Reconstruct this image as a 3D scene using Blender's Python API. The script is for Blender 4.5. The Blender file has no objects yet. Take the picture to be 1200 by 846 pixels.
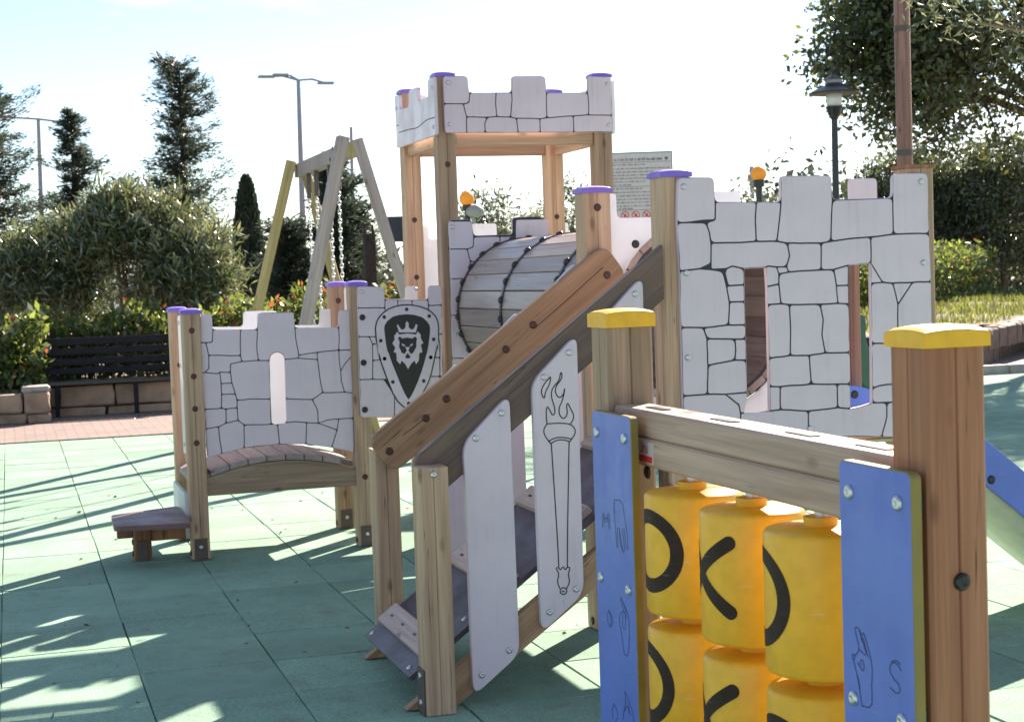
import bpy, bmesh, math, random
import numpy as np
from mathutils import Vector, Matrix
from mathutils.geometry import tessellate_polygon

SC = bpy.context.scene
COL = SC.collection
PI = math.pi
rng = np.random.default_rng(7)
random.seed(5)

# ------------------------------------------------------------------ camera
cd = bpy.data.cameras.new('camera')
cam = bpy.data.objects.new('camera', cd)
COL.objects.link(cam)
CAMROT = [[0.954344, -0.047934, 0.29484], [-0.296778, -0.040022, 0.954108], [-0.033934, -0.998048, -0.052421]]
cam.matrix_world = Matrix(((CAMROT[0][0], -CAMROT[0][1], -CAMROT[0][2], 0),
                           (CAMROT[1][0], -CAMROT[1][1], -CAMROT[1][2], 0),
                           (CAMROT[2][0], -CAMROT[2][1], -CAMROT[2][2], 1.44),
                           (0, 0, 0, 1)))
cd.sensor_fit = 'HORIZONTAL'
cd.sensor_width = 36.0
cd.lens = 57.0
cd.clip_start = 0.05
cd.clip_end = 2000
cd.dof.use_dof = True
cd.dof.focus_distance = 5.2
cd.dof.aperture_fstop = 11.0
SC.camera = cam

# ------------------------------------------------------------------ sky, sun, exposure
SUN_AZ = math.radians(42.5)      # from +Y towards +X
SUN_EL = math.radians(29.3)
W = bpy.data.worlds.new('World')
SC.world = W
W.use_nodes = True
wn, wl = W.node_tree.nodes, W.node_tree.links
bg = wn['Background']
sky = wn.new('ShaderNodeTexSky')
sky.sky_type = 'NISHITA'
sky.sun_disc = False
sky.sun_elevation = SUN_EL
sky.sun_rotation = SUN_AZ
sky.altitude = 50
sky.air_density = 0.8
sky.dust_density = 0.2
sky.ozone_density = 1.0
# a few thin white clouds mixed over the clear sky
tc = wn.new('ShaderNodeTexCoord')
mp = wn.new('ShaderNodeMapping'); mp.inputs['Scale'].default_value = (2.2, 2.2, 7.0)
mp.inputs['Location'].default_value = (0.35, 0.2, 0.1)
nz = wn.new('ShaderNodeTexNoise'); nz.inputs['Scale'].default_value = 1.6; nz.inputs['Detail'].default_value = 5
rp = wn.new('ShaderNodeValToRGB')
rp.color_ramp.elements[0].position = 0.52; rp.color_ramp.elements[0].color = (0, 0, 0, 1)
rp.color_ramp.elements[1].position = 0.66; rp.color_ramp.elements[1].color = (0.6, 0.6, 0.6, 1)
mx = wn.new('ShaderNodeMixRGB'); mx.inputs[2].default_value = (10.0, 10.2, 10.4, 1)
wl.new(tc.outputs['Generated'], mp.inputs['Vector']); wl.new(mp.outputs['Vector'], nz.inputs['Vector'])
wl.new(nz.outputs['Fac'], rp.inputs['Fac']); wl.new(rp.outputs['Color'], mx.inputs['Fac'])
wl.new(sky.outputs['Color'], mx.inputs[1]); wl.new(mx.outputs['Color'], bg.inputs['Color'])
bg.inputs['Strength'].default_value = 0.05
sl = bpy.data.lights.new('sun', 'SUN')
sl.energy = 5.0
sl.angle = math.radians(0.53)
sl.color = (1.0, 0.85, 0.72)
sun = bpy.data.objects.new('sun', sl)
COL.objects.link(sun)
sd = Vector((math.sin(SUN_AZ) * math.cos(SUN_EL), math.cos(SUN_AZ) * math.cos(SUN_EL), math.sin(SUN_EL)))
sun.rotation_euler = sd.to_track_quat('Z', 'Y').to_euler()
sun.location = (20, 22, 20)
vs = SC.view_settings
vs.view_transform = 'Standard'
vs.look = 'None'
vs.gamma = 1.0
vs.exposure = 2.05

# ------------------------------------------------------------------ materials
def rgb(c): return (c[0], c[1], c[2], 1)
def new_mat(name):
    m = bpy.data.materials.new(name); m.use_nodes = True
    return m, m.node_tree.nodes, m.node_tree.links, m.node_tree.nodes['Principled BSDF']

def plain(name, col, rough=0.5, var=0.12, scale=14.0, metal=0.0, bump=0.0, bscale=60.0, rand=0.0, spec=0.5, grime=0.0, scratch=0.0, trans=0.0, tcol=(0.86, 0.90, 0.97)):
    m, n, l, b = new_mat(name)
    t = n.new('ShaderNodeTexCoord')
    z = n.new('ShaderNodeTexNoise'); z.inputs['Scale'].default_value = scale; z.inputs['Detail'].default_value = 4
    l.new(t.outputs['Object'], z.inputs['Vector'])
    r = n.new('ShaderNodeMapRange')
    r.inputs['From Min'].default_value = 0.3; r.inputs['From Max'].default_value = 0.7
    r.inputs['To Min'].default_value = 1 - var; r.inputs['To Max'].default_value = 1 + var
    l.new(z.outputs['Fac'], r.inputs['Value'])
    h = n.new('ShaderNodeHueSaturation'); h.inputs['Color'].default_value = rgb(col)
    if rand > 0:
        oi = n.new('ShaderNodeObjectInfo'); rr = n.new('ShaderNodeMapRange')
        rr.inputs['To Min'].default_value = 1 - rand; rr.inputs['To Max'].default_value = 1 + rand
        mu = n.new('ShaderNodeMath'); mu.operation = 'MULTIPLY'
        l.new(oi.outputs['Random'], rr.inputs['Value']); l.new(rr.outputs['Result'], mu.inputs[0]); l.new(r.outputs['Result'], mu.inputs[1])
        l.new(mu.outputs['Value'], h.inputs['Value'])
    else:
        l.new(r.outputs['Result'], h.inputs['Value'])
    col_out = h.outputs['Color']
    if grime > 0:      # rain streaks running down, plus blotchy dirt
        oi2 = n.new('ShaderNodeObjectInfo'); ad2 = n.new('ShaderNodeVectorMath'); ad2.operation = 'ADD'
        mpg = n.new('ShaderNodeMapping'); mpg.inputs['Scale'].default_value = (55, 55, 2.2)
        sg_ = n.new('ShaderNodeTexNoise'); sg_.inputs['Scale'].default_value = 1.0; sg_.inputs['Detail'].default_value = 5
        bl = n.new('ShaderNodeTexNoise'); bl.inputs['Scale'].default_value = 4.5; bl.inputs['Detail'].default_value = 7; bl.inputs['Roughness'].default_value = 0.7
        l.new(t.outputs['Object'], ad2.inputs[0]); l.new(oi2.outputs['Location'], ad2.inputs[1])
        l.new(ad2.outputs['Vector'], mpg.inputs['Vector']); l.new(mpg.outputs['Vector'], sg_.inputs['Vector']); l.new(ad2.outputs['Vector'], bl.inputs['Vector'])
        ga = n.new('ShaderNodeMapRange'); ga.inputs['From Min'].default_value = 0.50; ga.inputs['From Max'].default_value = 0.75
        gb = n.new('ShaderNodeMapRange'); gb.inputs['From Min'].default_value = 0.42; gb.inputs['From Max'].default_value = 0.72
        l.new(sg_.outputs['Fac'], ga.inputs['Value']); l.new(bl.outputs['Fac'], gb.inputs['Value'])
        gm = n.new('ShaderNodeMath'); gm.operation = 'MULTIPLY_ADD'; gm.inputs[2].default_value = 0.0
        l.new(ga.outputs['Result'], gm.inputs[0]); l.new(gb.outputs['Result'], gm.inputs[1])
        ge = n.new('ShaderNodeMath'); ge.operation = 'MULTIPLY_ADD'; ge.inputs[1].default_value = 0.30
        l.new(gb.outputs['Result'], ge.inputs[0]); l.new(gm.outputs['Value'], ge.inputs[2])
        gk = n.new('ShaderNodeMath'); gk.operation = 'MULTIPLY'; gk.inputs[1].default_value = grime; gk.use_clamp = True
        l.new(ge.outputs['Value'], gk.inputs[0])
        gx = n.new('ShaderNodeMixRGB'); gx.inputs[2].default_value = (0.10, 0.085, 0.065, 1)
        l.new(gk.outputs['Value'], gx.inputs[0]); l.new(col_out, gx.inputs[1]); col_out = gx.outputs['Color']
        rg = n.new('ShaderNodeMapRange'); rg.inputs['To Min'].default_value = rough; rg.inputs['To Max'].default_value = min(1, rough + 0.3)
        l.new(gb.outputs['Result'], rg.inputs['Value']); l.new(rg.outputs['Result'], b.inputs['Roughness'])
    if scratch > 0:    # thin pale scuffs
        mps = n.new('ShaderNodeMapping'); mps.inputs['Scale'].default_value = (9, 9, 150); mps.inputs['Rotation'].default_value = (0.5, 0.35, 0.2)
        ss = n.new('ShaderNodeTexNoise'); ss.inputs['Scale'].default_value = 1.0; ss.inputs['Detail'].default_value = 2; ss.inputs['Distortion'].default_value = 0.8
        l.new(t.outputs['Object'], mps.inputs['Vector']); l.new(mps.outputs['Vector'], ss.inputs['Vector'])
        sr_ = n.new('ShaderNodeMapRange'); sr_.inputs['From Min'].default_value = 0.70; sr_.inputs['From Max'].default_value = 0.78; sr_.inputs['To Max'].default_value = scratch
        l.new(ss.outputs['Fac'], sr_.inputs['Value'])
        sx_ = n.new('ShaderNodeMixRGB'); sx_.inputs[2].default_value = (0.75, 0.70, 0.6, 1)
        l.new(sr_.outputs['Result'], sx_.inputs[0]); l.new(col_out, sx_.inputs[1]); col_out = sx_.outputs['Color']
    l.new(col_out, b.inputs['Base Color'])
    if grime <= 0: b.inputs['Roughness'].default_value = rough
    b.inputs['Metallic'].default_value = metal
    b.inputs['Specular IOR Level'].default_value = spec
    if trans > 0:
        tr_ = n.new('ShaderNodeBsdfTranslucent'); tr_.inputs['Color'].default_value = rgb(tcol)
        mt_ = n.new('ShaderNodeMixShader'); mt_.inputs[0].default_value = trans
        l.new(b.outputs['BSDF'], mt_.inputs[1]); l.new(tr_.outputs['BSDF'], mt_.inputs[2]); l.new(mt_.outputs['Shader'], n['Material Output'].inputs['Surface'])
    if bump > 0:
        z2 = n.new('ShaderNodeTexNoise'); z2.inputs['Scale'].default_value = bscale; z2.inputs['Detail'].default_value = 3
        bp = n.new('ShaderNodeBump'); bp.inputs['Strength'].default_value = bump; bp.inputs['Distance'].default_value = 0.004
        l.new(t.outputs['Object'], z2.inputs['Vector']); l.new(z2.outputs['Fac'], bp.inputs['Height'])
        l.new(bp.outputs['Normal'], b.inputs['Normal'])
    return m

def wood(name, axis, light, dark, rough=0.6, tilt=0.0, grey=0.0):
    """pine with grain along an axis, knots and board to board variation"""
    m, n, l, b = new_mat(name)
    t = n.new('ShaderNodeTexCoord'); oi = n.new('ShaderNodeObjectInfo')
    off = n.new('ShaderNodeVectorMath'); off.operation = 'SCALE'; off.inputs[0].default_value = (17.3, 9.1, 23.7)
    l.new(oi.outputs['Random'], off.inputs['Scale'])
    ad = n.new('ShaderNodeVectorMath'); ad.operation = 'ADD'
    if tilt:
        ro = n.new('ShaderNodeMapping'); ro.inputs['Rotation'].default_value = (0, tilt, 0)
        l.new(t.outputs['Object'], ro.inputs['Vector']); l.new(ro.outputs['Vector'], ad.inputs[0])
    else:
        l.new(t.outputs['Object'], ad.inputs[0])
    l.new(off.outputs['Vector'], ad.inputs[1])
    def mapped(a, c):
        mp = n.new('ShaderNodeMapping')
        s = [c, c, c]; s[axis] = a
        mp.inputs['Scale'].default_value = s
        l.new(ad.outputs['Vector'], mp.inputs['Vector']); return mp
    g = n.new('ShaderNodeTexNoise'); g.inputs['Scale'].default_value = 1.0; g.inputs['Detail'].default_value = 6; g.inputs['Distortion'].default_value = 0.6
    l.new(mapped(1.3, 26.0).outputs['Vector'], g.inputs['Vector'])
    f = n.new('ShaderNodeTexNoise'); f.inputs['Scale'].default_value = 1.0; f.inputs['Detail'].default_value = 3
    l.new(mapped(4.0, 170.0).outputs['Vector'], f.inputs['Vector'])
    k = n.new('ShaderNodeTexVoronoi'); k.inputs['Scale'].default_value = 1.0
    l.new(mapped(4.2, 11.0).outputs['Vector'], k.inputs['Vector'])
    kr = n.new('ShaderNodeValToRGB')
    kr.color_ramp.elements[0].position = 0.05; kr.color_ramp.elements[0].color = (1, 1, 1, 1)
    kr.color_ramp.elements[1].position = 0.16; kr.color_ramp.elements[1].color = (0, 0, 0, 1)
    l.new(k.outputs['Distance'], kr.inputs['Fac'])
    cr = n.new('ShaderNodeValToRGB')
    cr.color_ramp.elements[0].position = 0.33; cr.color_ramp.elements[0].color = rgb(dark)
    cr.color_ramp.elements[1].position = 0.62; cr.color_ramp.elements[1].color = rgb(light)
    l.new(g.outputs['Fac'], cr.inputs['Fac'])
    m1 = n.new('ShaderNodeMixRGB'); m1.blend_type = 'MULTIPLY'; m1.inputs[0].default_value = 0.32
    fr = n.new('ShaderNodeMapRange'); fr.inputs['From Min'].default_value = 0.35; fr.inputs['From Max'].default_value = 0.65; fr.inputs['To Min'].default_value = 0.6; fr.inputs['To Max'].default_value = 1.15
    l.new(f.outputs['Fac'], fr.inputs['Value'])
    l.new(cr.outputs['Color'], m1.inputs[1]); l.new(fr.outputs['Result'], m1.inputs[2])
    m2 = n.new('ShaderNodeMixRGB'); m2.inputs[2].default_value = rgb([c * 0.3 for c in dark])
    km = n.new('ShaderNodeMath'); km.operation = 'MULTIPLY'; km.inputs[1].default_value = 0.7
    l.new(kr.outputs['Color'], km.inputs[0]); l.new(km.outputs['Value'], m2.inputs[0]); l.new(m1.outputs['Color'], m2.inputs[1])
    ck = n.new('ShaderNodeTexNoise'); ck.inputs['Scale'].default_value = 1.0; ck.inputs['Detail'].default_value = 2
    l.new(mapped(1.1, 60.0).outputs['Vector'], ck.inputs['Vector'])
    c1 = n.new('ShaderNodeMath'); c1.operation = 'SUBTRACT'; c1.inputs[1].default_value = 0.5
    c2 = n.new('ShaderNodeMath'); c2.operation = 'ABSOLUTE'
    c3 = n.new('ShaderNodeMapRange'); c3.inputs['From Min'].default_value = 0.0; c3.inputs['From Max'].default_value = 0.012; c3.inputs['To Min'].default_value = 1.0; c3.inputs['To Max'].default_value = 0.0
    cm = n.new('ShaderNodeTexNoise'); cm.inputs['Scale'].default_value = 1.0; cm.inputs['Detail'].default_value = 1
    l.new(mapped(2.0, 14.0).outputs['Vector'], cm.inputs['Vector'])
    c4 = n.new('ShaderNodeMapRange'); c4.inputs['From Min'].default_value = 0.56; c4.inputs['From Max'].default_value = 0.62
    c5 = n.new('ShaderNodeMath'); c5.operation = 'MULTIPLY'
    l.new(ck.outputs['Fac'], c1.inputs[0]); l.new(c1.outputs['Value'], c2.inputs[0]); l.new(c2.outputs['Value'], c3.inputs['Value'])
    l.new(cm.outputs['Fac'], c4.inputs['Value']); l.new(c3.outputs['Result'], c5.inputs[0]); l.new(c4.outputs['Result'], c5.inputs[1])
    m3 = n.new('ShaderNodeMixRGB'); m3.inputs[2].default_value = rgb([c * 0.25 for c in dark])
    l.new(c5.outputs['Value'], m3.inputs[0]); l.new(m2.outputs['Color'], m3.inputs[1]); m2 = m3
    h = n.new('ShaderNodeHueSaturation')
    rr = n.new('ShaderNodeMapRange'); rr.inputs['To Min'].default_value = 0.76; rr.inputs['To Max'].default_value = 1.16
    l.new(oi.outputs['Random'], rr.inputs['Value']); l.new(rr.outputs['Result'], h.inputs['Value'])
    l.new(m2.outputs['Color'], h.inputs['Color'])
    h.inputs['Saturation'].default_value = 1.0 - grey
    l.new(h.outputs['Color'], b.inputs['Base Color'])
    b.inputs['Roughness'].default_value = rough
    b.inputs['Specular IOR Level'].default_value = 0.35
    bp = n.new('ShaderNodeBump'); bp.inputs['Strength'].default_value = 0.25; bp.inputs['Distance'].default_value = 0.002
    l.new(f.outputs['Fac'], bp.inputs['Height']); l.new(bp.outputs['Normal'], b.inputs['Normal'])
    return m

def leaf(name, col, trans=0.4, rough=0.35, var=0.35, spec=0.5, tcol=None):
    m = bpy.data.materials.new(name); m.use_nodes = True
    n, l = m.node_tree.nodes, m.node_tree.links
    b = n['Principled BSDF']; out = n['Material Output']
    g = n.new('ShaderNodeNewGeometry')
    r = n.new('ShaderNodeMapRange'); r.inputs['To Min'].default_value = 1 - var; r.inputs['To Max'].default_value = 1 + var
    l.new(g.outputs['Random Per Island'], r.inputs['Value'])
    h = n.new('ShaderNodeHueSaturation'); h.inputs['Color'].default_value = rgb(col)
    hr = n.new('ShaderNodeMapRange'); hr.inputs['To Min'].default_value = 0.47; hr.inputs['To Max'].default_value = 0.53
    l.new(g.outputs['Random Per Island'], hr.inputs['Value']); l.new(hr.outputs['Result'], h.inputs['Hue'])
    l.new(r.outputs['Result'], h.inputs['Value']); l.new(h.outputs['Color'], b.inputs['Base Color'])
    b.inputs['Roughness'].default_value = rough; b.inputs['Specular IOR Level'].default_value = spec
    t = n.new('ShaderNodeBsdfTranslucent')
    h2 = n.new('ShaderNodeHueSaturation'); h2.inputs['Color'].default_value = rgb(tcol or [min(1, c * 1.7) for c in col]); l.new(r.outputs['Result'], h2.inputs['Value'])
    l.new(h2.outputs['Color'], t.inputs['Color'])
    mxs = n.new('ShaderNodeMixShader'); mxs.inputs[0].default_value = trans
    l.new(b.outputs['BSDF'], mxs.inputs[1]); l.new(t.outputs['BSDF'], mxs.inputs[2]); l.new(mxs.outputs['Shader'], out.inputs['Surface'])
    return m

PL, PD = (0.53, 0.335, 0.195), (0.35, 0.205, 0.115)
M = {
 'wood_x': wood('pine_x', 0, PL, PD, grey=0.12), 'wood_y': wood('pine_y', 1, PL, PD, grey=0.12), 'wood_z': wood('pine_z', 2, PL, PD, grey=0.12),
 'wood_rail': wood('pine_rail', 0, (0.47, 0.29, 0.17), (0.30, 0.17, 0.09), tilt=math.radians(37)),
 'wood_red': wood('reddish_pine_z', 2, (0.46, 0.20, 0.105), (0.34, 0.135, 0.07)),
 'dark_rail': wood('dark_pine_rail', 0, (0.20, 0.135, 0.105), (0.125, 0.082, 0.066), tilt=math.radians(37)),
 'beam_y': wood('mauve_pine_beam', 1, (0.47, 0.325, 0.25), (0.33, 0.22, 0.165)),
 'red_z': wood('red_pine_z', 2, (0.36, 0.17, 0.085), (0.22, 0.095, 0.045)),
 'grey_y': wood('weathered_pine_y', 1, (0.36, 0.285, 0.27), (0.29, 0.225, 0.21), grey=0.1),
 'slat_wood': wood('glossy_brown_slat', 1, (0.38, 0.295, 0.265), (0.29, 0.22, 0.195), rough=0.34),
 'grey_x': wood('weathered_pine_x', 0, (0.40, 0.27, 0.17), (0.25, 0.16, 0.10), grey=0.1),
 'swing_yellow': wood('yellow_pine', 2, (0.44, 0.33, 0.15), (0.33, 0.24, 0.10)),
 'swing_shaded': wood('shaded_grey_pine', 2, (0.40, 0.325, 0.305), (0.29, 0.23, 0.215)),  # greyer copy of the swing timber; shade on near legs put into its colour
 'cleat': wood('pale_pine_cleat', 1, (0.60, 0.46, 0.41), (0.48, 0.35, 0.31)),
 'hpl': plain('white_board', (0.64, 0.54, 0.60), 0.30, 0.05, 3.0, bump=0.03, bscale=200, grime=0.22),
 'hpl_lit': plain('white_board_lit', (0.72, 0.72, 0.73), 0.32, 0.05, 3.0, bump=0.03, bscale=200, grime=0.2, trans=0.26),  # brighter copy of the white board; backlight on rear boards put into its colour
 'core': plain('black_board_core', (0.018, 0.018, 0.02), 0.5, 0.1),
 'purple': plain('purple_plastic', (0.21, 0.13, 0.58), 0.4, 0.1, grime=0.2),
 'yellow': plain('yellow_plastic', (0.84, 0.46, 0.022), 0.34, 0.08, 30.0, bump=0.06, bscale=120, grime=0.10, scratch=0.25, trans=0.10, tcol=(0.95, 0.62, 0.04)),
 'blue': plain('blue_board', (0.10, 0.165, 0.55), 0.3, 0.07, 6.0, bump=0.03, bscale=250, grime=0.16, scratch=0.14),
 'olive_core': plain('olive_yellow_core', (0.22, 0.16, 0.035), 0.45, 0.1),
 'ink': plain('dark_blue_engraving', (0.012, 0.02, 0.09), 0.5, 0.1),
 'symbol': plain('dark_brown_symbol', (0.032, 0.019, 0.014), 0.6, 0.2, 40, scratch=0.15, spec=0.2),
 'ramp': plain('dark_purple_film_plywood', (0.075, 0.06, 0.075), 0.36, 0.2, 30, bump=0.05, bscale=300, grime=0.25, scratch=0.12),
 'step': plain('purple_brown_board', (0.15, 0.075, 0.075), 0.4, 0.15, grime=0.3),
 'steel': plain('galvanised_steel', (0.55, 0.55, 0.56), 0.33, 0.1, 60, metal=0.9),
 'black_steel': plain('black_steel_strap', (0.02, 0.02, 0.022), 0.42, 0.2),
 'bracket': plain('grey_brown_bracket', (0.085, 0.062, 0.048), 0.5, 0.2),
 'bolt_cap': plain('dark_plastic_cap', (0.012, 0.011, 0.011), 0.35, 0.2),
 'rust_bolt': plain('brown_plastic_cap', (0.055, 0.018, 0.01), 0.45, 0.3),
 'red': plain('red_print', (0.62, 0.03, 0.03), 0.5, 0.1),
 'cream': plain('cream_plastic', (0.58, 0.60, 0.46), 0.4, 0.08),
 'dark_board': plain('dark_blue_grey_board', (0.035, 0.04, 0.055), 0.55, 0.15),
 'lamp_black': plain('black_lamp_paint', (0.018, 0.017, 0.022), 0.35, 0.15),
 'lamp_glass': plain('frosted_lamp_glass', (0.75, 0.73, 0.70), 0.3, 0.05),
 'lamp_grey': plain('grey_lamp_pole', (0.32, 0.33, 0.35), 0.45, 0.1),
 'orange': plain('orange_plastic', (0.90, 0.40, 0.045), 0.35, 0.08, trans=0.25, tcol=(1.0, 0.60, 0.08)),
 'pale_grey': plain('pale_grey_plastic', (0.30, 0.29, 0.27), 0.6, 0.2, 60),
 'rider': plain('dark_green_board', (0.04, 0.10, 0.065), 0.4, 0.1),
 'bench': plain('black_bench_paint', (0.010, 0.010, 0.015), 0.6, 0.2, spec=0.2),
 'bench_seat': plain('dark_bench_seat', (0.02, 0.018, 0.02), 0.4, 0.2),
 'bark': plain('grey_brown_bark', (0.17, 0.125, 0.095), 0.9, 0.4, 12, bump=0.8, bscale=30),
 'bark_dark': plain('dark_bark', (0.045, 0.034, 0.028), 0.95, 0.4, 12, bump=0.8, bscale=30),
 'pole_wood': wood('brown_pole_wood', 2, (0.30, 0.16, 0.115), (0.17, 0.085, 0.065)),
 'green_frame': plain('teal_frame', (0.08, 0.22, 0.20), 0.4, 0.1),
 'print': plain('grey_print', (0.13, 0.12, 0.13), 0.6, 0.3, 200),
 'chain': plain('pale_chain', (0.62, 0.61, 0.58), 0.35, 0.1, metal=0.3),
 'underlay': plain('green_black_underlay', (0.07, 0.085, 0.07), 0.9, 0.2),
 'rubber': plain('black_rubber', (0.02, 0.02, 0.02), 0.7, 0.2),
 'stone': plain('sandstone', (0.25, 0.18, 0.13), 0.9, 0.3, 5, bump=0.9, bscale=22, rand=0.15),
 'kerb': plain('pale_concrete', (0.34, 0.31, 0.28), 0.85, 0.2, 8, bump=0.6, bscale=40),
 'dark_wall': plain('dark_stone', (0.10, 0.075, 0.062), 0.9, 0.35, 6, bump=0.9, bscale=20, rand=0.2),
 'pale_paper': plain('sign_face', (0.56, 0.49, 0.48), 0.45, 0.04),  # even pale tone for the notice face and the maker plate
}
LF = {
 'oleander': leaf('oleander_leaf', (0.070, 0.098, 0.040), 0.28, 0.24, 0.45, 1.0, (0.13, 0.165, 0.06)),
 'oleander_pale': leaf('oleander_pale_leaf', (0.19, 0.20, 0.10), 0.32, 0.20, 0.35, 1.2, (0.23, 0.25, 0.11)),  # pale leaves, brightened so that their colour carries the sun glints
 'hedge': leaf('hedge_leaf', (0.070, 0.105, 0.020), 0.48, 0.3, 0.45, 0.7, (0.20, 0.25, 0.045)),
 'hedge_red': leaf('hedge_red_tip', (0.22, 0.07, 0.03), 0.45, 0.4, 0.3, 0.5),
 'conifer': leaf('conifer_needle', (0.052, 0.072, 0.048), 0.22, 0.55, 0.4, 0.4),
 'cypress': leaf('cypress_scale', (0.030, 0.045, 0.026), 0.12, 0.7, 0.35, 0.2),
 'oak': leaf('oak_leaf', (0.050, 0.070, 0.026), 0.34, 0.3, 0.45, 0.8, (0.16, 0.19, 0.04)),
 'olive': leaf('olive_leaf', (0.075, 0.095, 0.055), 0.22, 0.4, 0.35, 0.6),
 'olive_pale': leaf('olive_pale_leaf', (0.13, 0.14, 0.075), 0.35, 0.4, 0.3, 0.6),
 'grass': leaf('grass_blade', (0.085, 0.12, 0.03), 0.4, 0.5, 0.4, 0.4, (0.22, 0.25, 0.05)),
 'far': leaf('far_leaf', (0.045, 0.058, 0.038), 0.15, 0.6, 0.3, 0.3),
}
def tile_mat():
    m, n, l, b = new_mat('green_rubber_tile')
    t = n.new('ShaderNodeNewGeometry'); oi = n.new('ShaderNodeObjectInfo')
    z = n.new('ShaderNodeTexNoise'); z.inputs['Scale'].default_value = 260; z.inputs['Detail'].default_value = 2
    s = n.new('ShaderNodeTexNoise'); s.inputs['Scale'].default_value = 1.7; s.inputs['Detail'].default_value = 6; s.inputs['Roughness'].default_value = 0.65
    st = n.new('ShaderNodeTexNoise'); st.inputs['Scale'].default_value = 9.0; st.inputs['Detail'].default_value = 4
    for q in (z, s, st): l.new(t.outputs['Position'], q.inputs['Vector'])
    r1 = n.new('ShaderNodeMapRange'); r1.inputs['From Min'].default_value = 0.3; r1.inputs['From Max'].default_value = 0.7; r1.inputs['To Min'].default_value = 0.62; r1.inputs['To Max'].default_value = 1.38
    r2 = n.new('ShaderNodeMapRange'); r2.inputs['From Min'].default_value = 0.3; r2.inputs['From Max'].default_value = 0.7; r2.inputs['To Min'].default_value = 0.84; r2.inputs['To Max'].default_value = 1.15
    r3 = n.new('ShaderNodeMapRange'); r3.inputs['To Min'].default_value = 0.90; r3.inputs['To Max'].default_value = 1.09
    l.new(z.outputs['Fac'], r1.inputs['Value']); l.new(s.outputs['Fac'], r2.inputs['Value']); l.new(oi.outputs['Random'], r3.inputs['Value'])
    a = n.new('ShaderNodeMath'); a.operation = 'MULTIPLY'; c = n.new('ShaderNodeMath'); c.operation = 'MULTIPLY'
    l.new(r1.outputs['Result'], a.inputs[0]); l.new(r2.outputs['Result'], a.inputs[1]); l.new(a.outputs['Value'], c.inputs[0]); l.new(r3.outputs['Result'], c.inputs[1])
    cr = n.new('ShaderNodeValToRGB')
    cr.color_ramp.elements[0].position = 0.30; cr.color_ramp.elements[0].color = (0.215, 0.29, 0.222, 1)
    cr.color_ramp.elements[1].position = 0.46; cr.color_ramp.elements[1].color = (0.218, 0.342, 0.262, 1)
    l.new(st.outputs['Fac'], cr.inputs['Fac'])
    d1 = n.new('ShaderNodeTexNoise'); d1.inputs['Scale'].default_value = 0.9; d1.inputs['Detail'].default_value = 8; d1.inputs['Roughness'].default_value = 0.75
    d2 = n.new('ShaderNodeTexVoronoi'); d2.inputs['Scale'].default_value = 5.0
    l.new(t.outputs['Position'], d1.inputs['Vector']); l.new(t.outputs['Position'], d2.inputs['Vector'])
    q1 = n.new('ShaderNodeMapRange'); q1.inputs['From Min'].default_value = 0.52; q1.inputs['From Max'].default_value = 0.72; q1.inputs['To Max'].default_value = 0.30
    q2 = n.new('ShaderNodeMapRange'); q2.inputs['From Min'].default_value = 0.05; q2.inputs['From Max'].default_value = 0.10; q2.inputs['To Min'].default_value = 0.5; q2.inputs['To Max'].default_value = 0.0
    l.new(d1.outputs['Fac'], q1.inputs['Value']); l.new(d2.outputs['Distance'], q2.inputs['Value'])
    dx = n.new('ShaderNodeMixRGB'); dx.inputs[2].default_value = (0.21, 0.20, 0.145, 1); l.new(q1.outputs['Result'], dx.inputs[0]); l.new(cr.outputs['Color'], dx.inputs[1])
    dy = n.new('ShaderNodeMixRGB'); dy.inputs[2].default_value = (0.045, 0.05, 0.042, 1)
    qm = n.new('ShaderNodeMath'); qm.operation = 'MULTIPLY'; l.new(q2.outputs['Result'], qm.inputs[0]); l.new(q1.outputs['Result'], qm.inputs[1]); 
    l.new(qm.outputs['Value'], dy.inputs[0]); l.new(dx.outputs['Color'], dy.inputs[1])
    h = n.new('ShaderNodeHueSaturation'); l.new(dy.outputs['Color'], h.inputs['Color']); l.new(c.outputs['Value'], h.inputs['Value'])
    l.new(h.outputs['Color'], b.inputs['Base Color']); b.inputs['Roughness'].default_value = 0.95; b.inputs['Specular IOR Level'].default_value = 0.08
    bp = n.new('ShaderNodeBump'); bp.inputs['Strength'].default_value = 0.5; bp.inputs['Distance'].default_value = 0.003
    l.new(z.outputs['Fac'], bp.inputs['Height']); l.new(bp.outputs['Normal'], b.inputs['Normal'])
    return m
M['tile'] = tile_mat()
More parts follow.
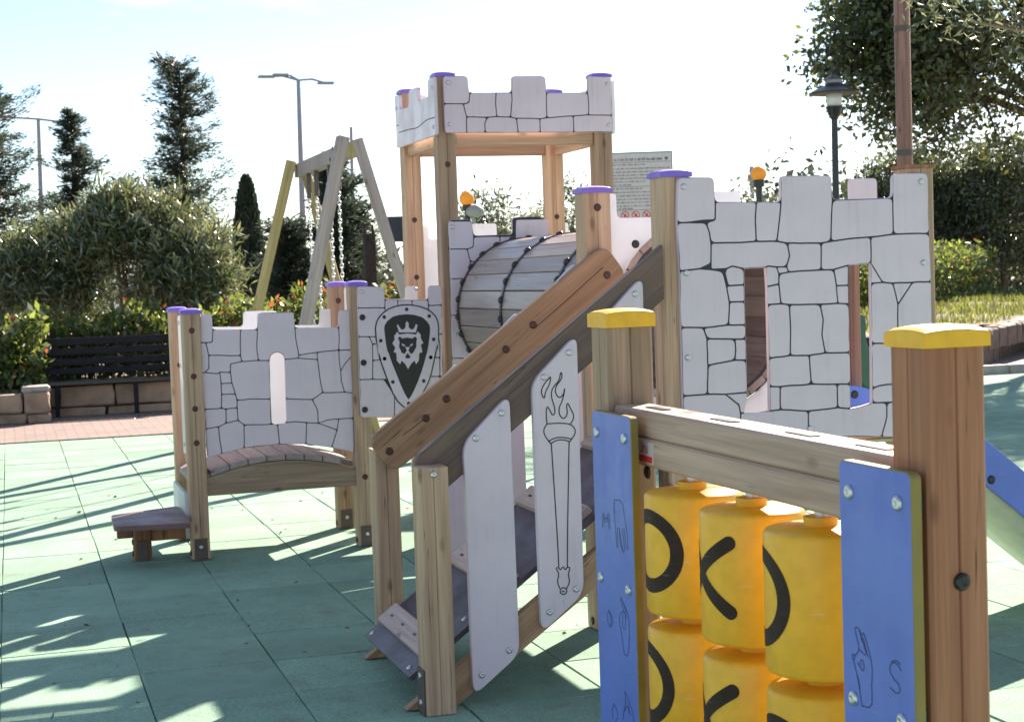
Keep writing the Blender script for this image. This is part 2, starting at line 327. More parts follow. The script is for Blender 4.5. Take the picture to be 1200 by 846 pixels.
def paver_mat():
    m, n, l, b = new_mat('pink_paver')
    t = n.new('ShaderNodeNewGeometry')
    br = n.new('ShaderNodeTexBrick'); br.inputs['Scale'].default_value = 1.0
    br.inputs['Brick Width'].default_value = 0.2; br.inputs['Row Height'].default_value = 0.1; br.inputs['Mortar Size'].default_value = 0.006
    br.inputs['Color1'].default_value = (0.42, 0.235, 0.17, 1); br.inputs['Color2'].default_value = (0.34, 0.20, 0.15, 1); br.inputs['Mortar'].default_value = (0.16, 0.12, 0.09, 1)
    z = n.new('ShaderNodeTexNoise'); z.inputs['Scale'].default_value = 3.0; z.inputs['Detail'].default_value = 5
    l.new(t.outputs['Position'], br.inputs['Vector']); l.new(t.outputs['Position'], z.inputs['Vector'])
    mxx = n.new('ShaderNodeMixRGB'); mxx.blend_type = 'MULTIPLY'; mxx.inputs[0].default_value = 0.5
    l.new(br.outputs['Color'], mxx.inputs[1]); l.new(z.outputs['Color'], mxx.inputs[2])
    h = n.new('ShaderNodeHueSaturation'); h.inputs['Value'].default_value = 0.66; h.inputs['Saturation'].default_value = 0.6
    l.new(mxx.outputs['Color'], h.inputs['Color']); l.new(h.outputs['Color'], b.inputs['Base Color']); b.inputs['Roughness'].default_value = 0.9
    return m
M['paver'] = paver_mat()
M['soil'] = plain('dry_soil', (0.16, 0.12, 0.08), 0.95, 0.35, 3, bump=0.6, bscale=30)
M['hill'] = plain('far_hillside', (0.10, 0.12, 0.11), 0.95, 0.2, 0.2)
M['path'] = plain('dusty_path', (0.33, 0.27, 0.24), 0.9, 0.25, 3, bump=0.4, bscale=40)

# ------------------------------------------------------------------ object helpers
WL = {}
def link(o, parent=None, loc=(0, 0, 0)):
    COL.objects.link(o)
    loc = Vector(loc)
    if parent is not None:
        o.parent = parent; o.location = loc - WL[parent.name]
    else:
        o.location = loc
    WL[o.name] = loc
    return o
def thing(name, label, cat, loc, group=None):
    o = bpy.data.objects.new(name, None); o.empty_display_size = 0.1
    link(o, None, loc); o['label'] = label; o['category'] = cat
    if group: o['group'] = group
    return o
def tag(o, label, cat, group=None):
    o['label'] = label; o['category'] = cat
    if group: o['group'] = group
    return o
def mk(name, verts, faces, mat, parent=None, smooth=False, fidx=None, loc=None, fix=False):
    """one mesh object from world-space vertices; its origin is put at its own centre"""
    v = np.asarray(verts, float).reshape(-1, 3)
    c = (v.min(0) + v.max(0)) / 2 if loc is None else np.asarray(loc, float)
    me = bpy.data.meshes.new(name)
    me.from_pydata((v - c).tolist(), [], [list(f) for f in faces])
    for mm in (mat if isinstance(mat, (list, tuple)) else [mat]): me.materials.append(mm)
    if fidx is not None: me.polygons.foreach_set('material_index', fidx)
    if smooth: me.polygons.foreach_set('use_smooth', [True] * len(me.polygons))
    if fix:
        bm = bmesh.new(); bm.from_mesh(me); bmesh.ops.recalc_face_normals(bm, faces=bm.faces); bm.to_mesh(me); bm.free()
    me.update()
    o = bpy.data.objects.new(name, me)
    return link(o, parent, c)
def inst(name, me, parent, loc, rot=None):
    o = bpy.data.objects.new(name, me); link(o, parent, loc)
    if rot is not None: o.rotation_euler = rot
    return o

class MB:
    def __init__(s): s.v = []; s.f = []; s.m = []
    def add(s, v, f, m=0):
        k = len(s.v); s.v += [tuple(p) for p in v]; s.f += [tuple(i + k for i in q) for q in f]; s.m += [m] * len(f)
    def box(s, x0, x1, y0, y1, z0, z1, c=0.0, m=0):
        if c <= 0:
            v = [(x, y, z) for x in (x0, x1) for y in (y0, y1) for z in (z0, z1)]
            f = [(0, 1, 3, 2), (4, 6, 7, 5), (0, 4, 5, 1), (2, 3, 7, 6), (0, 2, 6, 4), (1, 5, 7, 3)]
            s.add(v, f, m); return s
        v, f = cbox(x0, x1, y0, y1, z0, z1, c); s.add(v, f, m); return s
    def prism(s, poly, fr, w0, w1, m=0):
        n = len(poly)
        v = [fr(u, w_, w0) for u, w_ in poly] + [fr(u, w_, w1) for u, w_ in poly]
        f = [tuple(range(n - 1, -1, -1)), tuple(range(n, 2 * n))] + [(i, (i + 1) % n, n + (i + 1) % n, n + i) for i in range(n)]
        s.add(v, f, m); return s
    def tube(s, pts, rad, seg=8, m=0, caps=True):
        pts = [Vector(p) for p in pts]
        if not isinstance(rad, (list, tuple)): rad = [rad] * len(pts)
        rings = []; prev = None
        for i, p in enumerate(pts):
            d = (pts[min(i + 1, len(pts) - 1)] - pts[max(i - 1, 0)]).normalized()
            a = prev if prev is not None else (Vector((1, 0, 0)) if abs(d.x) < 0.8 else Vector((0, 1, 0)))
            a = (a - d * a.dot(d)).normalized(); prev = a; b = d.cross(a)
            rings.append([p + a * (rad[i] * math.cos(t)) + b * (rad[i] * math.sin(t)) for t in [2 * PI * k / seg for k in range(seg)]])
        v = [q for r in rings for q in r]; f = []
        for i in range(len(pts) - 1):
            for k in range(seg): f.append((i * seg + k, i * seg + (k + 1) % seg, (i + 1) * seg + (k + 1) % seg, (i + 1) * seg + k))
        if caps: f.append(tuple(range(seg - 1, -1, -1))); f.append(tuple((len(pts) - 1) * seg + k for k in range(seg)))
        s.add(v, f, m); return s
    def lathe(s, prof, c, seg=20, m=0):
        v = []; f = []
        for r, z in prof: v += [(c[0] + r * math.cos(2 * PI * k / seg), c[1] + r * math.sin(2 * PI * k / seg), c[2] + z) for k in range(seg)]
        for i in range(len(prof) - 1):
            for k in range(seg): f.append((i * seg + k, i * seg + (k + 1) % seg, (i + 1) * seg + (k + 1) % seg, (i + 1) * seg + k))
        f.append(tuple(range(seg - 1, -1, -1))); f.append(tuple((len(prof) - 1) * seg + k for k in range(seg)))
        s.add(v, f, m); return s
    def go(s, name, mat, parent=None, smooth=False, fix=False, loc=None):
        return mk(name, s.v, s.f, mat, parent, smooth, s.m if isinstance(mat, (list, tuple)) else None, loc, fix)

def cbox(x0, x1, y0, y1, z0, z1, c):
    """chamfered box"""
    v = []
    for sx, x in ((1, x0), (-1, x1)):
        for sy, y in ((1, y0), (-1, y1)):
            for sz, z in ((1, z0), (-1, z1)):
                v += [(x + sx * c, y + sy * c, z), (x + sx * c, y, z + sz * c), (x, y + sy * c, z + sz * c)]
    bm = bmesh.new(); bv = [bm.verts.new(p) for p in v]
    bmesh.ops.convex_hull(bm, input=bv); bmesh.ops.dissolve_limit(bm, angle_limit=0.01, verts=bm.verts, edges=bm.edges)
    bm.verts.index_update()
    vo = [tuple(q.co) for q in bm.verts]; fo = [tuple(q.index for q in f.verts) for f in bm.faces]; bm.free()
    return vo, fo

# frames: (u, v, w) -> world; w runs from the front face into the board
def FY(y): return lambda u, v, w: (u, y + w, v)            # front looks to -Y
def FX(x): return lambda u, v, w: (x + w, u, v)            # front looks to -X
def FZ(z): return lambda u, v, w: (u, v, z + w)

def area(p): return sum(a[0] * b[1] - b[0] * a[1] for a, b in zip(p, p[1:] + p[:1])) / 2
def ccw(p): return list(p) if area(p) > 0 else list(p)[::-1]
def inset(p, d):
    p = ccw([tuple(q) for q in p]); n = len(p); out = []
    for i in range(n):
        a, b, c = Vector(p[i - 1]), Vector(p[i]), Vector(p[(i + 1) % n])
        e1 = (b - a).normalized(); e2 = (c - b).normalized()
        n1 = Vector((-e1.y, e1.x)); n2 = Vector((-e2.y, e2.x)); q = n1 + n2
        k = 1 + n1.dot(n2)
        q = q / max(k, 0.35)
        out.append((b.x + q.x * d, b.y + q.y * d))
    return out
def rounded(p, r, ang=35, n=3):
    p = ccw([tuple(q) for q in p]); N = len(p); out = []
    for i in range(N):
        a, b, c = Vector(p[i - 1]), Vector(p[i]), Vector(p[(i + 1) % N])
        e1 = a - b; e2 = c - b; t = e1.angle(-e2) if e1.length > 1e-6 and e2.length > 1e-6 else 0
        if math.degrees(t) < ang: out.append(tuple(b)); continue
        rr = min(r, e1.length * 0.42, e2.length * 0.42)
        A = b + e1.normalized() * rr; B = b + e2.normalized() * rr
        for k in range(n + 1):
            s = k / n; q = A * (1 - s) ** 2 + b * 2 * s * (1 - s) + B * s * s; out.append(tuple(q))
    return out
def circle(cx, cy, r, n=32): return [(cx + r * math.cos(2 * PI * k / n), cy + r * math.sin(2 * PI * k / n)) for k in range(n)]

def board(name, outer, fr, t, mat, parent, holes=(), bevel=0.0015):
    """a board of thickness t with holes; mat may be [body, front face]"""
    loops = [ccw(outer)] + [ccw(h)[::-1] for h in holes]
    def ins(lp, d): return inset(lp, d) if area(lp) > 0 else inset(lp[::-1], -d)[::-1]
    front = [ins(lp, bevel) for lp in loops]
    v = []; f = []; fm = []
    flat = [q for lp in front for q in lp]
    tris = tessellate_polygon([[Vector((q[0], q[1], 0)) for q in lp] for lp in front])
    N = len(flat)
    v += [fr(u, w, 0) for u, w in flat]
    v += [fr(u, w, bevel) for lp in loops for u, w in lp]
    v += [fr(u, w, t) for lp in loops for u, w in lp]
    for tr in tris: f.append(tuple(tr)); fm.append(1)
    for tr in tris: f.append(tuple(2 * N + i for i in tr)); fm.append(0)
    k = 0
    for lp in loops:
        n = len(lp)
        for i in range(n):
            a, b = k + i, k + (i + 1) % n
            f.append((a, b, N + b, N + a)); fm.append(0)
            f.append((N + a, N + b, 2 * N + b, 2 * N + a)); fm.append(0)
        k += n
    two = isinstance(mat, (list, tuple))
    return mk(name, v, f, mat, parent, False, fm if two else None, None, True)

def plate(name, poly, fr, t, mat, parent, bevel=0.001):
    """thin raised plate standing proud of w=0 (towards the viewer side, -w)"""
    p = ccw(poly); q = inset(p, bevel)
    n = len(p)
    v = [fr(u, w, 0.0) for u, w in p] + [fr(u, w, -t + min(t, bevel)) for u, w in p] + [fr(u, w, -t) for u, w in q]
    tris = tessellate_polygon([[Vector((a, b, 0)) for a, b in q]])
    f = [tuple(2 * n + i for i in tr) for tr in tris]
    for i in range(n):
        j = (i + 1) % n
        f.append((i, j, n + j, n + i)); f.append((n + i, n + j, 2 * n + j, 2 * n + i))
    return mk(name, v, f, mat, parent, False, None, None, True)

def ribbon(mb, pts, wd, fr, t=0.0006, closed=False):
    pts = [Vector(p) for p in pts]
    L = []; R = []
    for i, p in enumerate(pts):
        d = (pts[min(i + 1, len(pts) - 1)] - pts[max(i - 1, 0)])
        if d.length < 1e-9: d = Vector((1, 0))
        d.normalize(); n = Vector((-d.y, d.x)) * wd / 2
        L.append(p + n); R.append(p - n)
    k = len(pts)
    v = [fr(q.x, q.y, -t) for q in L] + [fr(q.x, q.y, -t) for q in R]
    f = [(i, i + 1, k + i + 1, k + i) for i in range(k - 1)]
    mb.add(v, f)
def smooth_line(pts, it=2):
    pts = [tuple(p) for p in pts]
    for _ in range(it):
        o = [pts[0]]
        for a, b in zip(pts, pts[1:]):
            o += [(0.75 * a[0] + 0.25 * b[0], 0.75 * a[1] + 0.25 * b[1]), (0.25 * a[0] + 0.75 * b[0], 0.25 * a[1] + 0.75 * b[1])]
        o.append(pts[-1]); pts = o
    return pts

def dome_mesh(name, r, h, mat, seg=12):
    """bolt head looking to -Y"""
    mb = MB(); v = []; f = []
    prof = [(r, 0), (r, -h * 0.35), (r * 0.8, -h * 0.75), (r * 0.4, -h), (r * 0.32, -h * 0.8)]
    for rr, y in prof: v += [(rr * math.cos(2 * PI * k / seg), y, rr * math.sin(2 * PI * k / seg)) for k in range(seg)]
    for i in range(len(prof) - 1):
        for k in range(seg): f.append((i * seg + k, i * seg + (k + 1) % seg, (i + 1) * seg + (k + 1) % seg, (i + 1) * seg + k))
    f.append(tuple((len(prof) - 1) * seg + k for k in range(seg)))
    me = bpy.data.meshes.new(name); me.from_pydata(v, [], f); me.materials.append(mat)
    bm = bmesh.new(); bm.from_mesh(me); bmesh.ops.recalc_face_normals(bm, faces=bm.faces); bm.to_mesh(me); bm.free()
    me.polygons.foreach_set('use_smooth', [True] * len(me.polygons)); return me
BOLT = dome_mesh('bolt', 0.0115, 0.007, M['steel'])
BIGBOLT = dome_mesh('bolt', 0.0135, 0.007, M['steel'], 16)
CAPB = dome_mesh('bolt_cap', 0.017, 0.008, M['bolt_cap'])
RUSTB = dome_mesh('bolt_cap', 0.0155, 0.006, M['rust_bolt'])
RZX = (0, 0, -PI / 2)    # turns a -Y bolt to look to -X
def bolt(parent, p, me=BOLT, rot=None): return inst('bolt', me, parent, p, rot)

def post_profile(x0, x1, y0, y1, c=0.007, g=0.003, gd=0.004):
    xm, ym = (x0 + x1) / 2, (y0 + y1) / 2
    return [(x0 + c, y0), (xm - g, y0), (xm, y0 + gd), (xm + g, y0), (x1 - c, y0), (x1, y0 + c),
            (x1, ym - g), (x1 - gd, ym), (x1, ym + g), (x1, y1 - c), (x1 - c, y1), (xm + g, y1), (xm, y1 - gd), (xm - g, y1),
            (x0 + c, y1), (x0, y1 - c), (x0, ym + g), (x0 + gd, ym), (x0, ym - g), (x0, y0 + c)]
def cap_mesh(name, x0, x1, y0, y1, z, h, mat, parent, o=0.006, rise=0.010):
    x0 -= o; x1 += o; y0 -= o; y1 += o
    n = 8; v = []; f = []
    def prof(t): return math.copysign(abs(t) ** 0.8, t)
    for j in range(n + 1):
        for i in range(n + 1):
            u = prof(2 * i / n - 1); w = prof(2 * j / n - 1)
            e = 0.002 * (abs(u) > 0.999 or abs(w) > 0.999)
            v.append((x0 + (u + 1) / 2 * (x1 - x0) - 0.002 * math.copysign(1, u) * (abs(u) > 0.999), y0 + (w + 1) / 2 * (y1 - y0) - 0.002 * math.copysign(1, w) * (abs(w) > 0.999),
                      z + h - rise + rise * 0.5 * ((1 - u ** 2) + (1 - w ** 2)) * 1.0 - e))
    for j in range(n):
        for i in range(n): a = j * (n + 1) + i; f.append((a, a + 1, a + n + 2, a + n + 1))
    edge = [i for i in range(n + 1)] + [(j + 1) * (n + 1) - 1 for j in range(1, n + 1)] + [n * (n + 1) + i for i in range(n - 1, -1, -1)] + [j * (n + 1) for j in range(n - 1, 0, -1)]
    K = len(v); E = len(edge)
    def outw(i, zz):
        x, y, _ = v[i]
        xx = x0 if x < x0 + 0.003 else (x1 if x > x1 - 0.003 else x); yy = y0 if y < y0 + 0.003 else (y1 if y > y1 - 0.003 else y)
        return (xx, yy, zz)
    v2 = [outw(i, v[i][2] - 0.003) for i in edge] + [outw(i, z) for i in edge]
    v = v + v2
    for k in range(E):
        a, b = edge[k], edge[(k + 1) % E]
        f.append((a, b, K + (k + 1) % E, K + k)); f.append((K + k, K + (k + 1) % E, K + E + (k + 1) % E, K + E + k))
    f.append(tuple(K + E + k for k in range(E)))
    return mk(name, v, f, mat, parent, False, None, None, True)
def post(parent, x0, x1, y0, y1, z1, mat='wood_z', cap='purple', z0=0.0, caph=0.030, bolts=(), bracket=True, name='post', boltmesh=None):
    p = MB().prism(post_profile(x0, x1, y0, y1), FZ(0), z0 + 0.004, z1).go(name, M[mat], parent)
    if cap: cap_mesh('post_cap', x0, x1, y0, y1, z1, caph, M[cap], p)
    if bracket:
        mb = MB(); xm = (x0 + x1) / 2
        mb.box(xm - 0.034, xm + 0.034, y0 - 0.005, y0 + 0.001, 0.0, 0.115, 0.0015)
        mb.box(xm - 0.05, xm + 0.05, y0 - 0.02, y0 + 0.02, 0.0005, 0.006)
        mb.go('base_bracket', M['bracket'], p)
        bolt(p, (xm, y0 - 0.005, 0.07)); bolt(p, (x0, y0 + 0.045, 0.035), CAPB, RZX)
    for z in bolts: bolt(p, ((x0 + x1) / 2, y0, z), boltmesh or RUSTB)
    return p
def stones(parent, data, fr, t=0.0022, gap=0.003, rad=0.012, seed=1):
    """the raised faces of a stone-pattern board: one object per stone"""
    nodes = [tuple(q) for q in data['n']]
    r = random.Random(seed); wig = {}
    def edge(a, b):
        k = (min(a, b), max(a, b))
        if k not in wig:
            A = Vector(nodes[k[0]]); B = Vector(nodes[k[1]]); d = B - A; L = d.length; n = Vector((-d.y, d.x)) / max(L, 1e-6)
            if L > 0.06: wig[k] = [tuple(A + d * s + n * r.uniform(-1, 1) * min(0.0022, L * 0.012)) for s in (0.33, 0.67)]
            else: wig[k] = []
        return wig[k] if k[0] == a else wig[k][::-1]
    for idx in data['p']:
        pts = []
        for a, b in zip(idx, idx[1:] + idx[:1]):
            pts.append(nodes[a]); pts += edge(a, b)
        pts = ccw(pts)
        ar = area(pts)
        q = rounded(inset(pts, gap if ar > 0.003 else gap * 0.8), rad if ar > 0.004 else 0.005, 40)
        plate('stone', q, fr, t, M['hpl'], parent, 0.0009)

# ------------------------------------------------------------------ foliage helpers
def mesh_np(name, V, F, mats, midx, parent, smooth=False, loc=None):
    """triangles/quads as numpy arrays"""
    V = np.asarray(V, np.float32); c = np.asarray(loc if loc is not None else (V.min(0) + V.max(0)) / 2, np.float32)
    me = bpy.data.meshes.new(name); nf, k = F.shape
    me.vertices.add(len(V)); me.vertices.foreach_set('co', (V - c).ravel())
    me.loops.add(nf * k); me.loops.foreach_set('vertex_index', F.ravel().astype(np.int32))
    me.polygons.add(nf); me.polygons.foreach_set('loop_start', np.arange(0, nf * k, k, dtype=np.int32)); me.polygons.foreach_set('loop_total', np.full(nf, k, np.int32))
    for m in mats: me.materials.append(m)
    me.polygons.foreach_set('material_index', np.asarray(midx, np.int32))
    me.update(calc_edges=True)
    o = bpy.data.objects.new(name, me)
    return link(o, parent, [float(q) for q in c])
def leaves(name, P, size, aspect, mats, wts, parent, D=None, spread=1.0, loc=None):
    """one small kite-shaped leaf per point; D = preferred leaf direction"""
    n = len(P)
    d = rng.normal(size=(n, 3)); d /= np.linalg.norm(d, axis=1)[:, None]
    if D is not None:
        d = np.asarray(D) + spread * d; d /= np.linalg.norm(d, axis=1)[:, None]
    u = rng.normal(size=(n, 3)); s = np.cross(d, u); s /= np.linalg.norm(s, axis=1)[:, None]
    nn = np.cross(d, s)
    L = size * rng.uniform(0.6, 1.35, n)[:, None]; Wd = L * aspect * rng.uniform(0.8, 1.2, n)[:, None]
    a = P; b = P + d * L * 0.5 + s * Wd * 0.5 + nn * L * 0.06; c = P + d * L; e = P + d * L * 0.5 - s * Wd * 0.5 + nn * L * 0.06
    V = np.stack([a, b, c, e], 1).reshape(-1, 3)
    F = np.arange(4 * n).reshape(n, 4)
    return mesh_np(name, V, F, mats, rng.choice(len(mats), n, p=wts), parent, loc=loc)
def clump_points(c, r, nclump, per, sig, shell=0.55, low=-1.0):
    """points gathered in clumps through an ellipsoid crown"""
    c = np.asarray(c, float); r = np.asarray(r, float); out = []
    while len(out) < nclump:
        d = rng.normal(size=3); d /= np.linalg.norm(d)
        if d[2] < low: continue
        out.append(c + r * d * (shell + (1 - shell) * rng.random() ** 0.7) * rng.uniform(0.8, 1.08))
    C = np.array(out)
    s = sig * rng.uniform(0.6, 1.4, nclump)
    P = np.repeat(C, per, 0) + np.clip(rng.normal(size=(nclump * per, 3)), -1.55, 1.55) * np.repeat(s, per)[:, None]
    return P, C
# ================================================================== SETTING
def struct(o): o['kind'] = 'structure'; return o
# ground sheet to the horizon, with a bank rising behind the right-hand kerb
g = MB(); g.box(-420, 420, -120, 700, -0.6, -0.06)
struct(g.go('ground', M['soil'], None, loc=(0, 0, 0)))
hm = MB(); N = 60
for i in range(N):
    x0 = -300 + i * 12; x1 = x0 + 12
    def hz(x): return 4.5 + 3.5 * math.sin(x * 0.017 + 1.0) + 1.5 * math.sin(x * 0.051)
    hm.add([(x0, 330, -1), (x1, 330, -1), (x1, 380, hz(x1)), (x0, 380, hz(x0)), (x1, 460, hz(x1) * 0.6), (x0, 460, hz(x0) * 0.6)], [(0, 1, 2, 3), (3, 2, 4, 5)])
struct(hm.go('hills', M['hill'], None))

# rubber floor: a slab with separate tiles
slab = MB().box(-7, 11.9, -3.3, 16.42, -0.058, -0.03).box(11.9, 12.4, -3.3, 17.6, -0.058, -0.03).box(5.0, 11.9, 16.42, 17.6, -0.058, -0.03)
floor = struct(slab.go('rubber_floor', M['underlay'], None))
T = 0.5; TX0, TY0 = -0.095, 0.165
tv, tf = cbox(-0.2484, 0.2484, -0.2478, 0.2478, -0.026, 0.0, 0.003)
tme = bpy.data.meshes.new('rubber_tile'); tme.from_pydata(tv, [], tf); tme.materials.append(M['tile'])
cand = []
for i in range(-14, 25):
    for j in range(-7, 35):
        x = TX0 + (i + 0.5) * T; y = TY0 + (j + 0.5) * T
        if not ((x < 5.0 and y < 16.4) or (x >= 5.0 and x < 12.2 and y < 17.5)): continue
        cand.append((x, y))
def seen(x, y):
    if y < 3.4: return False
    a = math.degrees(math.atan2(x, y)); return -2.5 < a < 36.5
vis = sorted([c for c in cand if seen(*c)], key=lambda c: math.hypot(*c))
near = set(vis[:290])
rest_v = []; rest_f = []
base = np.array(tv)
for c in cand:
    dz = rng.uniform(-0.002, 0.002); a = rng.normal() * 0.004; ox, oy = rng.normal(size=2) * 0.0012
    if c in near:
        o = inst('rubber_tile', tme, floor, (c[0] + ox, c[1] + oy, dz)); o.rotation_euler = (rng.normal() * 0.0015, rng.normal() * 0.0015, a)
    else:
        k = len(rest_v); rest_v += [(p[0] + c[0] + ox, p[1] + c[1] + oy, p[2] + dz) for p in tv]; rest_f += [tuple(q + k for q in f) for f in tf]
rt = mk('rubber_tile', rest_v, rest_f, M['tile'], floor); rt['kind'] = 'stuff'

struct(MB().box(-9, 4.95, 16.44, 19.6, -0.055, -0.012).go('pink_paving', M['paver'], None))
struct(MB().box(5.0, 40, 17.62, 34, -0.058, -0.03).go('path', M['path'], None))
# scattered dry leaves on the floor
lv = []
for k in range(110):
    x = rng.uniform(0, 3.2); y = rng.uniform(5.5, 12); lv.append((x, y, 0.004))
for k in range(120): lv.append((rng.uniform(-0.6, 2.3), rng.uniform(18.3, 19.2), 0.004))
P = np.array(lv); D = rng.normal(size=P.shape); D[:, 2] *= 0.15
fl = leaves('fallen_leaves', P, 0.028, 0.5, [LF['hedge_red'], LF['olive']], [0.5, 0.5], None, D=D, spread=0.15)
fl['kind'] = 'stuff'; fl['label'] = 'small dry leaves scattered on the green floor and pink paving'; fl['category'] = 'leaves'

